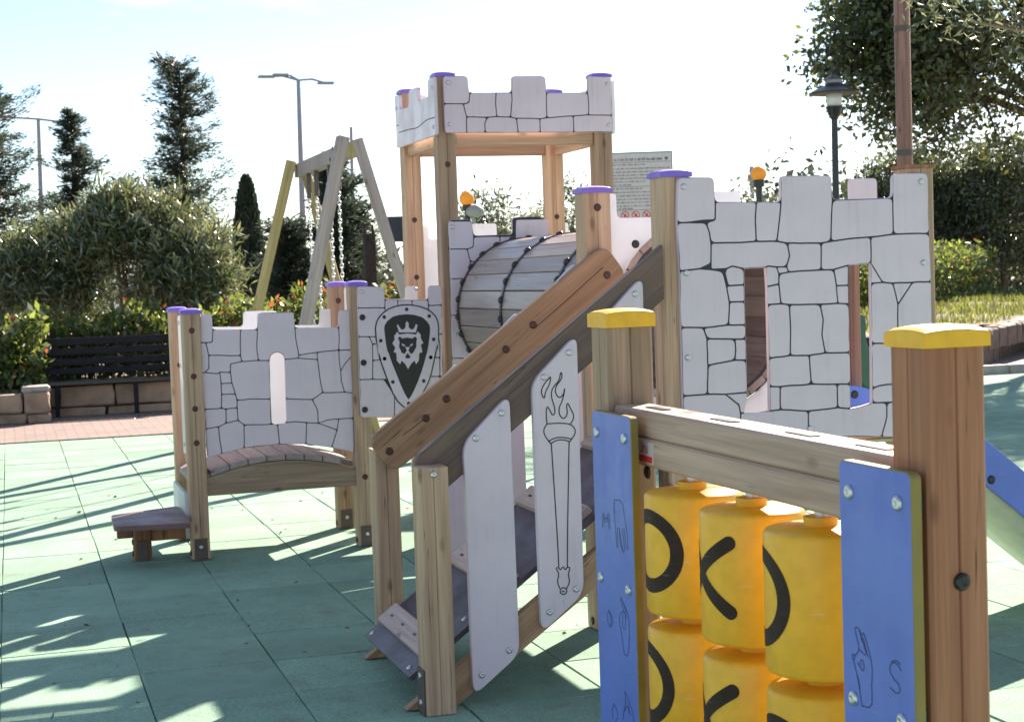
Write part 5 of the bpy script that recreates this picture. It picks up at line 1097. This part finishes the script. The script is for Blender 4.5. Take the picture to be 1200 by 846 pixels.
for k in range(90): t = k * 2 * PI / 15; hx.append((5.80 + 0.075 * math.cos(t), 9.93 + 0.075 * math.sin(t), 0.04 + 0.50 * k / 90))
MB().tube(hx, 0.011, 6).go('spring', M['black_steel'], sr)
MB().box(5.68, 5.92, 9.81, 10.05, 0.002, 0.03, 0.004).go('base', M['bracket'], sr)
bb = thing('play_bench', 'pale low slab seen low through the right slit of the castle wall', 'bench', (7.6, 13.2, 0))
MB().box(6.9, 8.5, 12.9, 13.5, 0.34, 0.40, 0.01).go('seat', M['kerb'], bb)
for x in (7.05, 8.25): MB().box(x, x + 0.14, 12.98, 13.42, 0.0, 0.339, 0.01).go('leg', M['dark_wall'], bb)

# --- bench, stone wall, planter block on the left -----------------------------------------
wl_ = thing('stone_wall', 'low rough stone wall below the black bench', 'wall', (0.9, 19.45, 0))
MB().box(-0.3, 3.2, 19.58, 19.80, -0.05, 0.335).go('wall_core', M['dark_wall'], wl_)
def rock(name, x0, x1, y0, y1, z0, z1, mat, parent, sd_, c=0.014, jit=0.012):
    r = random.Random(sd_)
    n = 4; v = []; f = []
    bm = bmesh.new(); vv, ff = cbox(x0, x1, y0, y1, z0, z1, min(c, (z1 - z0) * 0.3, (x1 - x0) * 0.3))
    bv = [bm.verts.new(p) for p in vv]
    for q in ff: bm.faces.new([bv[i] for i in q])
    bmesh.ops.subdivide_edges(bm, edges=[e for e in bm.edges if e.calc_length() > 0.15], cuts=1, use_grid_fill=True)
    for q in bm.verts: q.co += Vector((r.uniform(-1, 1) * jit, r.uniform(-1, 1) * jit * 0.7, r.uniform(-1, 1) * jit * 0.6))
    bm.verts.index_update(); v = [tuple(q.co) for q in bm.verts]; f = [tuple(q.index for q in g_.verts) for g_ in bm.faces]; bm.free()
    return mk(name, v, f, M[mat], parent)
x = -0.28; k = 0
for row, (za, zb) in enumerate(((-0.03, 0.085), (0.09, 0.34))):
    x = -0.28 - 0.1 * row
    while x < 3.1:
        w = random.Random(k + 40).uniform(0.45, 0.95); 
        rock('stone', x + 0.012, x + w - 0.012, 19.44, 19.59, za + 0.008, zb - 0.008, 'stone', wl_, k); x += w; k += 1
bn = thing('park_bench', 'black slatted bench on the stone wall in front of the oleanders', 'bench', (1.1, 19.5, 0))
MB().box(0.38, 2.45, 19.28, 19.72, 0.352, 0.40, 0.008).go('seat', M['bench_seat'], bn)
for z0, z1 in ((0.80, 0.885), (0.685, 0.765), (0.565, 0.645), (0.46, 0.535)):
    MB().box(0.36, 2.45, 19.70, 19.735, z0, z1, 0.006).go('back_slat', M['bench'], bn)
for xx in (0.46, 1.35, 2.3):
    MB().box(xx, xx + 0.05, 19.737, 19.785, 0.33, 0.87, 0.004).go('back_support', M['bench'], bn)
    MB().box(xx, xx + 0.05, 19.31, 19.36, -0.01, 0.351, 0.004).go('leg', M['bench'], bn)
pk = thing('planter_wall', 'pale sandstone planter block left of the black bench', 'planter', (-0.4, 18.95, 0))
k = 0
for (x0, x1, za, zb) in ((-1.6, -0.75, -0.02, 0.30), (-0.74, -0.17, -0.02, 0.10), (-0.74, 0.10, 0.11, 0.31), (-0.16, 0.14, -0.02, 0.10), (0.11, 0.40, 0.09, 0.32), (0.15, 0.41, -0.02, 0.085)):
    rock('stone', x0, x1 - 0.01, 18.68, 19.2, za, zb, 'stone', pk, 60 + k, 0.02, 0.01); k += 1
rock('stone', 0.10, 0.40, 18.75, 19.1, 0.325, 0.39, 'kerb', pk, 71, 0.02, 0.01)

# --- kerbs and bank on the right ------------------------------------------------------------
kb = thing('kerb', 'pale concrete kerb along the far edge of the green floor on the right', 'kerb', (10, 17.75, 0))
x = 5.0; k = 0
while x < 16:
    MB().box(x + 0.006, x + 0.994, 17.62, 17.80, -0.05, 0.11, 0.012).go('kerb_stone', M['kerb'], kb); x += 1.0
def diag_wall(name, label, cat, a, b_, th, h, mat, z0=-0.05):
    t = thing(name, label, cat, (a[0], a[1], 0)); A = Vector((a[0], a[1], 0)); B = Vector((b_[0], b_[1], 0)); d = (B - A); L = d.length; d.normalize(); n = Vector((-d.y, d.x, 0))
    s = 0.0; k = 0
    while s < L - 0.1:
        w = random.Random(k * 7 + int(a[0] * 10)).uniform(0.35, 0.8); e_ = min(s + w, L)
        o = rock('stone', -w / 2 + 0.008, w / 2 - 0.008, 0, th, z0, h, mat, t, k + 300, 0.025, 0.015)
        p = A + d * (s + w / 2); o.location = p + Vector((0, 0, (z0 + h) / 2)) - WL[t.name]; WL[o.name] = p; o.rotation_euler = (0, 0, math.atan2(d.y, d.x)); s = e_; k += 1
    return t
diag_wall('low_wall', 'dark low stone wall nearest the green floor on the right', 'wall', (11.3, 17.85), (19.1, 26.85), 0.30, 0.285, 'dark_wall')
diag_wall('retaining_wall', 'dark stone wall holding up the grassy bank on the right', 'wall', (11.3, 18.02), (21.3, 27.34), 0.25, 0.50, 'dark_wall', 0.2)
pv = MB()
for i in range(12):
    a0 = Vector((11.5, 18.1, 0)) + Vector((0.65, 0.75, 0)) * i; a1 = a0 + Vector((0.65, 0.75, 0)); b0 = Vector((11.45, 18.15, 0)) + Vector((0.732, 0.681, 0)) * i * 1.0; b1 = b0 + Vector((0.732, 0.681, 0))
u_ = [(11.42, 18.13, 0.275), (19.0, 26.85, 0.275), (20.5, 26.60, 0.37), (12.9, 19.45, 0.37)]
struct(mk('upper_path', [(11.5, 18.05, 0.27), (19.3, 27.05, 0.27), (21.2, 27.2, 0.37), (11.5, 18.18, 0.37)], [(0, 1, 2, 3)], M['path'], None))
# bank: slopes up away from the retaining wall
bk = MB(); d = Vector((10.0, 9.32, 0)).normalized(); n = Vector((-d.y, d.x, 0)); A = Vector((11.3, 18.02, 0)) + n * 0.24
rows = []
for i in range(25):
    row = []
    for j in range(9):
        p = A + d * (i * 0.8 - 1.0) + n * (j * 0.7); row.append((p.x, p.y, 0.49 + 0.042 * j * (1 + 0.2 * math.sin(i * 0.9)) + 0.03 * math.sin(i * 1.7 + j)))
    rows.append(row)
v = [q for r_ in rows for q in r_]; f = [(i * 9 + j, i * 9 + j + 1, (i + 1) * 9 + j + 1, (i + 1) * 9 + j) for i in range(24) for j in range(8)]
bank = mk('grass_bank', v, f, M['soil'], None); struct(bank)
gp = []
for k in range(16000):
    i = rng.uniform(0, 23.9); j = rng.uniform(0, 7.9); a = np.array(rows[int(i)][int(j)]); b_ = np.array(rows[int(i) + 1][int(j)]); c = np.array(rows[int(i)][int(j) + 1]); gp.append(a + (b_ - a) * (i % 1) + (c - a) * (j % 1))
P = np.array(gp); D = np.tile(np.array([[0, 0, 1.0]]), (len(P), 1))
gr = leaves('grass', P, 0.13, 0.13, [LF['grass'], LF['olive']], [0.8, 0.2], None, D=D, spread=0.45); gr['kind'] = 'stuff'
gr['label'] = 'sunlit grass growing on the bank behind the dark wall'; gr['category'] = 'grass'

# --- lamps, poles, cable ------------------------------------------------------------------------
lp = thing('park_lamp', 'black park lamp with a wide hat and frosted glass on the right', 'lamp', (9.34, 17.1, 0))
MB().tube([(9.34, 17.13, 0), (9.345, 17.13, 2.2), (9.35, 17.13, 3.22)], [0.055, 0.042, 0.036], 14).lathe([(0.09, 0), (0.09, 0.35), (0.06, 0.42)], (9.34, 17.13, 0), 14).go('pole', M['lamp_black'], lp, fix=True)
MB().lathe([(0.04, 3.14), (0.075, 3.20), (0.085, 3.25), (0.10, 3.27), (0.10, 3.29)], (9.35, 17.13, 0), 18).go('collar', M['lamp_black'], lp, True)
MB().lathe([(0.085, 3.29), (0.10, 3.45)], (9.35, 17.13, 0), 18).go('lamp_glass', M['lamp_glass'], lp, True)
MB().lathe([(0.29, 3.435), (0.295, 3.45), (0.20, 3.50), (0.105, 3.535), (0.10, 3.56)], (9.35, 17.13, 0), 24).go('lamp_hat', M['lamp_black'], lp)
MB().lathe([(0.098, 3.56), (0.098, 3.60)], (9.35, 17.13, 0), 18).go('lamp_ring', M['pale_grey'], lp)
MB().lathe([(0.12, 3.60), (0.07, 3.635), (0.03, 3.66), (0.01, 3.70)], (9.35, 17.13, 0), 18).go('lamp_top', M['lamp_black'], lp)
up = thing('wooden_pole', 'tall brown wooden pole rising behind the right corner of the castle wall', 'pole', (7.465, 12.45, 0))
MB().tube([(7.465, 12.45, 0), (7.465, 12.45, 2.3), (7.467, 12.45, 5.4)], [0.070, 0.068, 0.066], 14).go('shaft', M['pole_wood'], up, True)
for z in (2.36, 3.42): MB().tube([(7.465, 12.45, z), (7.465, 12.45, z + 0.05)], 0.072, 14).go('band', M['bracket'], up)
s1 = thing('street_light', 'tall grey street light with three heads above the swing', 'street light', (7.93, 44.9, 0))
MB().tube([(7.88, 44.9, 0), (7.93, 44.9, 3.5), (7.98, 45, 7.06)], [0.10, 0.085, 0.055], 10).go('pole', M['lamp_grey'], s1)
for x1, z1 in ((7.10, 7.14), (7.50, 7.19), (8.75, 6.97)):
    h = thing_part = MB().tube([(7.98, 45, 7.05), ((7.98 + x1) / 2, 45, (7.05 + z1) / 2 + 0.07), (x1, 45, z1)], 0.03, 6).go('arm', M['lamp_grey'], s1)
    mb = MB().box(x1 - 0.24, x1 + 0.24, 44.88, 45.12, z1 - 0.03, z1 + 0.035, 0.028); mb.go('lamp_head', M['lamp_grey'], h)
s2 = thing('street_light', 'grey street light with a level crossbar between the conifers', 'street light', (1.0, 47, 0))
MB().tube([(0.96, 47, 0), (0.99, 47, 2.7), (1.04, 47, 6.2)], [0.09, 0.075, 0.05], 10).go('pole', M['lamp_grey'], s2)
hb = MB().tube([(0.1, 47, 6.27), (1.04, 47, 6.21), (1.55, 47, 6.14)], 0.03, 6).go('arm', M['lamp_grey'], s2)
MB().box(-0.15, 0.35, 46.88, 47.12, 6.25, 6.31, 0.025).box(1.40, 1.65, 46.88, 47.12, 6.10, 6.16, 0.025).go('lamp_head', M['lamp_grey'], hb)
s3 = thing('thin_pole', 'thin grey pole rising behind the near end of the swing', 'pole', (9.2, 44.4, 0))
MB().tube([(9.2, 44.4, 0), (9.29, 44.4, 5.7)], [0.06, 0.045], 8).go('shaft', M['lamp_grey'], s3)
cb = [(9.28, 44.4, 4.55)]
for i in range(1, 25): t = i / 24; cb.append((9.28 + 16 * t, 44.4 + 8 * t, 4.55 - 2.2 * t * (1 - t) + 0.3 * t))
wire = MB().tube(cb, 0.012, 4).go('power_cable', M['lamp_grey'], None); tag(wire, 'thin cable hanging across the sky behind the tower', 'cable')
s4 = thing('cable_pole', 'grey pole far behind the castle carrying the end of the cable', 'pole', (25.28, 52.4, 0)); MB().tube([(25.28, 52.4, 0), (25.28, 52.4, 5.0)], 0.08, 8).go('shaft', M['lamp_grey'], s4)
db = thing('dark_board', 'flat dark board on a post between the swing leg and the tower', 'board', (5.9, 24.4, 0))
board('panel', [(5.63, 2.02), (6.16, 2.02), (6.16, 2.41), (5.63, 2.41)], FY(24.4), 0.05, M['dark_board'], db, (), 0.004)
MB().box(5.87, 5.93, 24.46, 24.52, 0, 2.4).go('board_post', M['lamp_black'], db)
pl = thing('dark_pillar', 'dark brown pillar with two prongs behind the swing', 'pillar', (5.35, 24.6, 0))
MB().box(5.27, 5.44, 24.5, 24.68, 0, 2.16, 0.01).go('shaft', M['bark_dark'], pl)
for x in (5.275, 5.40): MB().box(x, x + 0.03, 24.56, 24.60, 2.161, 2.30).go('prong', M['bark_dark'], pl)

# --- trees and shrubs -------------------------------------------------------------------------------
def limbs(mb, base, top, r, C, n, rr=0.3):
    base = Vector(base); top = Vector(top)
    mid = (base + top) / 2 + Vector((rng.normal() * 0.05, rng.normal() * 0.05, 0))
    mb.tube([base, mid, top], [r, r * 0.8, r * 0.45], 9)
    for c in C[:n]:
        c = Vector(c); t = rng.uniform(0.45, 0.95); p = base.lerp(top, t)
        q = p.lerp(c, 0.5) + Vector((rng.normal() * 0.1, rng.normal() * 0.1, 0.1 + rng.random() * 0.1)) * (c - p).length * 0.4
        mb.tube([p, q, c], [r * rr * 1.2, r * rr * 0.8, r * rr * 0.25], 6)
def broad(name, label, cat, base, c, r, ncl, per, sig, size, asp, mats, wts, tr, top=None, nl=14, group=None, shell=0.45, low=-0.9, bark='bark_dark', stems=1, up=None):
    t = thing(name, label, cat, base, group)
    P, C = clump_points(c, r, ncl, per, sig, shell, low)
    P = P[P[:, 2] > 0.03]
    leaves('crown', P, size, asp, mats, wts, t, D=None if up is None else np.tile([[0, 0, up]], (len(P), 1)))
    mb = MB()
    for k in range(stems):
        b0 = (base[0] + (rng.normal() * 0.12 if stems > 1 else 0), base[1] + (rng.normal() * 0.1 if stems > 1 else 0), base[2])
        tp = top or (c[0] + (rng.normal() * r[0] * 0.4 if stems > 1 else 0), c[1], c[2] + r[2] * 0.2)
        limbs(mb, b0, tp, tr, C[k::stems], max(2, nl // stems))
    mb.go('trunk', M[bark], t, True); return t
def conifer(label, x, y, h, r, seed, n=46, crop=1.0, z0=0.5, cat='tree', dens=1.0, name='conifer_tree', lean=0.0, group='conifers far behind the shrubs'):
    t = thing(name, label, cat, (x, y, 0), group)
    global rng
    old = rng; rng = np.random.default_rng(seed)
    mb = MB().tube([(x, y, 0), (x + lean * 0.5, y, h * 0.5), (x + lean, y, h * 0.98)], [0.16, 0.10, 0.02], 8)
    P = []; D = []
    for k in range(n):
        f = (k + 0.5) / n; z = z0 + (h - z0) * f ** 0.9
        L = r * (1 - f * crop) ** 0.8 * rng.uniform(0.35, 1.25) * (0.72 + 0.42 * math.sin(k * 1.9)) + 0.10
        for b_ in range(6):
            a = rng.uniform(0, 2 * PI); dr = rng.uniform(-0.35, 0.15) + 0.25 * f
            d = np.array([math.cos(a), math.sin(a), dr]); p0 = np.array([x + lean * f, y, z]); LL = L * rng.uniform(0.6, 1.15)
            mb.tube([tuple(p0), tuple(p0 + d * LL * 0.6 + np.array([0, 0, -0.03])), tuple(p0 + d * LL + np.array([0, 0, 0.12 * LL]))], [0.022, 0.012, 0.004], 4, caps=False)
            m = int((26 + 95 * LL) * dens)
            s = rng.random(m) ** 0.75
            q = p0 + d * (LL * s)[:, None] + rng.normal(size=(m, 3)) * (0.035 + 0.07 * LL * (1 - s * 0.5))[:, None]
            q[:, 2] += 0.12 * LL * s ** 2
            P.append(q); dd = np.tile(d, (m, 1)); dd[:, 2] += 0.1; D.append(dd)
    P = np.concatenate(P); D = np.concatenate(D)
    leaves('crown', P, 0.125, 0.22, [LF['conifer'], LF['olive']], [0.93, 0.07], t, D=D, spread=0.55)
    mb.go('trunk', M['bark_dark'], t, True); rng = old; return t
conifer('tallest ragged dark conifer with a flat bent top', 4.30, 40.9, 6.95, 1.95, 11, 54, 0.78, 0.6, dens=1.0)
conifer('mid-height pointed conifer right of the crossbar street light', 1.70, 41.6, 5.85, 1.75, 12, 44, 0.95, 0.6)
conifer('broad drooping conifer at the left edge of the picture', -0.25, 39.6, 6.1, 2.4, 13, 40, 0.85, 0.6)
conifer('dark shaggy conifer between the legs of the swing', 5.55, 28.2, 3.6, 0.85, 14, 44, 0.8, 0.3, dens=0.9)
conifer('low dark conifer left of the swing', 4.72, 28.4, 2.5, 0.75, 15, 34, 0.75, 0.2, dens=1.0)
conifer('low dark conifer right of the cypress', 5.05, 30.5, 2.3, 0.8, 16, 34, 0.7, 0.2, dens=1.0)
conifer('dark conifer behind the dark pillar', 6.0, 28.8, 2.75, 0.75, 17, 36, 0.75, 0.2, dens=1.0)
cy = thing('cypress_tree', 'slim dark columnar cypress left of the swing', 'tree', (5.44, 38.2, 0))
n = 15000; zz = rng.random(n) ** 0.9; rad = 0.44 * np.sin(np.clip(zz * 0.93 + 0.07, 0, 1) * PI) ** 0.45 * (1 - 0.35 * zz) * rng.uniform(0.75, 1.04, n); aa = rng.random(n) * 2 * PI
P = np.stack([5.44 + rad * np.cos(aa), 38.2 + rad * np.sin(aa), 0.15 + 3.75 * zz], 1)
leaves('crown', P, 0.13, 0.3, [LF['cypress'], LF['conifer']], [0.8, 0.2], cy, D=np.tile([[0, 0, 1.0]], (n, 1)), spread=0.5)
MB().tube([(5.44, 38.2, 0), (5.44, 38.2, 3.2)], [0.12, 0.03], 8).go('trunk', M['bark_dark'], cy)
OL = [LF['oleander'], LF['oleander_pale']]
broad('oleander_bush', 'tall oleander with bare stems in the middle of the left shrubs', 'shrub', (1.55, 22.6, 0), (1.62, 22.6, 1.98), (0.92, 0.75, 0.86), 210, 44, 0.105, 0.15, 0.19, OL, [0.6, 0.4], 0.035, nl=18, group='oleanders behind the bench', bark='bark', up=0.8, stems=4, low=-0.45)
broad('oleander_bush', 'oleander at the right end of the left shrubs sloping down to the swing', 'shrub', (2.40, 22.2, 0), (2.38, 22.2, 1.50), (0.72, 0.7, 0.95), 190, 44, 0.105, 0.15, 0.19, OL, [0.45, 0.55], 0.035, nl=18, group='oleanders behind the bench', bark='bark', up=0.8, stems=3, low=-0.85)
broad('oleander_bush', 'dark oleander at the left end of the shrubs under the conifers', 'shrub', (0.35, 22.9, 0), (0.45, 22.9, 1.52), (0.85, 0.7, 0.92), 180, 44, 0.11, 0.15, 0.19, OL, [0.82, 0.18], 0.035, nl=18, group='oleanders behind the bench', bark='bark', up=0.8, stems=3, low=-0.7)
def hedge(name, label, x0, x1, y0, y1, z0, z1, n, size, mats, wts, group=None, asp=0.5, bump=0.12, line=None):
    t = thing(name, label, 'hedge', ((x0 + x1) / 2, (y0 + y1) / 2, 0) if line is None else (line[0][0], line[0][1], 0), group)
    def place(P):
        if line is None: return P
        (ax, ay), (dx_, dy_) = line; Q = P.copy(); Q[:, 0] = ax + dx_ * P[:, 0] - dy_ * P[:, 1]; Q[:, 1] = ay + dy_ * P[:, 0] + dx_ * P[:, 1]; return Q
    m = int(n * 1.0); P = np.stack([rng.uniform(x0, x1, m), rng.uniform(y0, y1, m), z0 + (z1 - z0) * rng.random(m) ** 0.75], 1)
    P[:, 2] = z0 + (P[:, 2] - z0) * (1 + bump * np.sin(P[:, 0] * 5.1) + bump * np.sin(P[:, 0] * 11.7 + P[:, 1] * 6))
    leaves('foliage', place(P), size, asp, mats, wts, t, D=np.tile([[0, -0.3, 0.6]], (m, 1)), spread=0.8)
    mb = MB()
    for k in range(int((x1 - x0) * 7)):
        x = rng.uniform(x0, x1); y = rng.uniform(y0 + 0.1, y1 - 0.1); mb.tube([tuple(q) for q in place(np.array([(x, y, z0 - 0.2), (x + rng.normal() * 0.08, y, z0 + (z1 - z0) * 0.7)]))], [0.014, 0.006], 5)
    mb.go('stems', M['bark_dark'], t)['kind'] = 'stuff'; return t
HM = [LF['hedge'], LF['oleander'], LF['hedge_red']]
hedge('hedge', 'clipped green hedge with yellow tips behind the black bench', -0.2, 3.2, 20.35, 21.2, 0.1, 1.08, 9500, 0.10, HM, [0.72, 0.24, 0.04])
hedge('hedge', 'leafy hedge corner left of the bench above the planter block', -1.6, 0.38, 19.35, 20.3, 0.15, 1.02, 5200, 0.12, HM, [0.5, 0.47, 0.03])
hedge('hedge', 'hedge with red and yellow tips behind the swing and the bridge', 3.25, 6.6, 21.4, 22.3, 0.05, 1.22, 8500, 0.10, HM, [0.68, 0.25, 0.07])
hedge('hedge', 'dark hedge with bright tops behind the grassy bank on the right', 0, 13.0, 0, 1.5, 0.55, 1.62, 28000, 0.10, HM, [0.60, 0.385, 0.015], line=((10.6, 21.0), (0.732, 0.681)))
broad('olive_tree', 'grey-green olive tree between the tower posts', 'tree', (6.95, 23.2, 0), (6.95, 23.1, 1.95), (0.72, 0.6, 0.78), 75, 60, 0.14, 0.11, 0.26, [LF['olive'], LF['olive_pale']], [0.7, 0.3], 0.07, group='olive trees behind the castle')
broad('olive_tree', 'olive tree seen between the tower and the far ramp post', 'tree', (10.05, 28.4, 0), (10.05, 28.4, 2.1), (0.9, 0.7, 0.95), 75, 60, 0.16, 0.12, 0.26, [LF['olive'], LF['olive_pale']], [0.65, 0.35], 0.07, group='olive trees behind the castle')
broad('olive_tree', 'olive tree topping the middle of the right castle wall', 'tree', (13.0, 27.6, 0), (13.2, 27.5, 1.9), (1.15, 0.9, 1.0), 130, 60, 0.22, 0.12, 0.26, [LF['olive'], LF['olive_pale']], [0.6, 0.4], 0.08, nl=40, shell=0.15, group='olive trees behind the castle')
broad('olive_tree', 'olive tree below the oak just right of the wooden pole', 'tree', (20.6, 34.6, 0), (20.7, 34.4, 2.4), (1.9, 1.2, 1.8), 300, 95, 0.22, 0.15, 0.26, [LF['olive'], LF['oak']], [0.6, 0.4], 0.10, group='olive trees behind the castle')
broad('olive_tree', 'olive tree below the oak at the right edge of the picture', 'tree', (22.9, 33.8, 0), (22.9, 33.6, 2.5), (2.4, 1.2, 1.9), 300, 95, 0.22, 0.15, 0.26, [LF['olive'], LF['oak']], [0.5, 0.5], 0.10, group='olive trees behind the castle')
OK_ = [LF['oak'], LF['olive']]
# the big oak: a leaning trunk, long limbs, a wide crown with gaps
ok = thing('oak_tree', 'large dark evergreen oak spreading over the right side', 'tree', (16.6, 21.6, 0))
C0 = np.array([13.2, 19.6, 5.2])
P1_, C1 = clump_points((13.2, 19.6, 5.0), (2.9, 2.3, 2.35), 250, 120, 0.20, 0.25, -1.0)
P2_, C2 = clump_points((11.5, 19.4, 4.35), (1.25, 1.1, 1.5), 100, 110, 0.20, 0.2, -1.0)
P3_, C3 = clump_points((16.6, 20.2, 5.6), (3.0, 2.4, 2.7), 170, 90, 0.25, 0.3, -1.0)
CA = np.concatenate([C1, C2, C3])
def dense(P, C, per):
    """keep only clumps that hang together with their neighbours"""
    n_ = (np.linalg.norm(C[:, None] - CA[None], axis=2) < 0.80).sum(1); k_ = (n_ >= 6) 
    return P[np.repeat(k_, per)], C[k_]
P1_, C1 = dense(P1_, C1, len(P1_) // len(C1)); P2_, C2 = dense(P2_, C2, len(P2_) // len(C2)); P3_, C3 = dense(P3_, C3, len(P3_) // len(C3))
leaves('crown', np.concatenate([P1_, P2_, P3_]), 0.100, 0.5, OK_, [0.85, 0.15], ok)
mb = MB(); bs0 = Vector((16.6, 21.6, -0.1)); fk = Vector((15.3, 20.8, 3.3))
mb.tube([bs0, (16.2, 21.3, 1.7), fk], [0.26, 0.20, 0.15], 12)
for e_ in ((12.6, 19.8, 4.0), (13.6, 19.9, 5.4), (15.4, 20.2, 5.6), (12.0, 19.6, 4.9)):
    E_ = Vector(e_); m_ = fk.lerp(E_, 0.5) + Vector((0, 0, 0.15)); mb.tube([fk, m_, E_], [0.09, 0.06, 0.035], 8)
ends = [Vector(q) for q in ((12.6, 19.8, 4.0), (13.6, 19.9, 5.4), (15.4, 20.2, 5.6), (12.0, 19.6, 4.9), (11.9, 19.6, 3.7), (14.2, 20.0, 4.3))]
for q in ends[4:]: mb.tube([fk, fk.lerp(q, 0.5) + Vector((0, 0, 0.2)), q], [0.08, 0.055, 0.03], 7)
for c in list(C1) + list(C2) + list(C3)[::3]:
    c = Vector(c); q = min(ends, key=lambda z: (z - c).length)
    m_ = q.lerp(c, 0.5) + Vector((rng.normal() * 0.12, rng.normal() * 0.12, 0.12)); mb.tube([q, m_, c], [0.034, 0.020, 0.007], 5, caps=False)
    for k in range(3):
        e2 = c + Vector(rng.normal(size=3) * 0.22); mb.tube([m_.lerp(c, 0.6), e2], [0.009, 0.004], 4, caps=False)
mb.go('trunk', M['bark_dark'], ok, True)
# olive whose branches hang into the top right corner
oc = thing('olive_tree', 'pale olive branches hanging into the top right corner', 'tree', (5.9, 6.9, 0), 'olive trees behind the castle')
Pc, Cc = clump_points((4.72, 6.35, 3.02), (0.84, 0.9, 0.70), 120, 70, 0.085, 0.3, -1.0)
leaves('crown', Pc, 0.048, 0.22, [LF['olive'], LF['olive_pale']], [0.45, 0.55], oc)
mb = MB(); limbs(mb, (5.9, 6.9, 0), (5.3, 6.6, 3.3), 0.11, Cc, 26, 0.16); mb.go('trunk', M['bark'], oc, True)
# far belt of trees closing the horizon
P = []
for k in range(640):
    a = math.radians(rng.uniform(-12, 50)); d = rng.uniform(62, 80); h = rng.uniform(1.2, 2.6) if a < math.radians(26) else rng.uniform(3.0, 6.0); c = np.array([d * math.sin(a), d * math.cos(a), h * 0.5])
    P.append(c + rng.normal(size=(45 if a < math.radians(26) else 120, 3)) * np.array([0.7, 0.7, h * 0.28]))
P = np.concatenate(P); P[:, 2] = np.abs(P[:, 2])
fw = leaves('tree_line', P, 0.42, 0.5, [LF['far'], LF['olive']], [0.75, 0.25], None); fw['kind'] = 'stuff'
fw['label'] = 'far belt of dark trees along the horizon'; fw['category'] = 'trees'
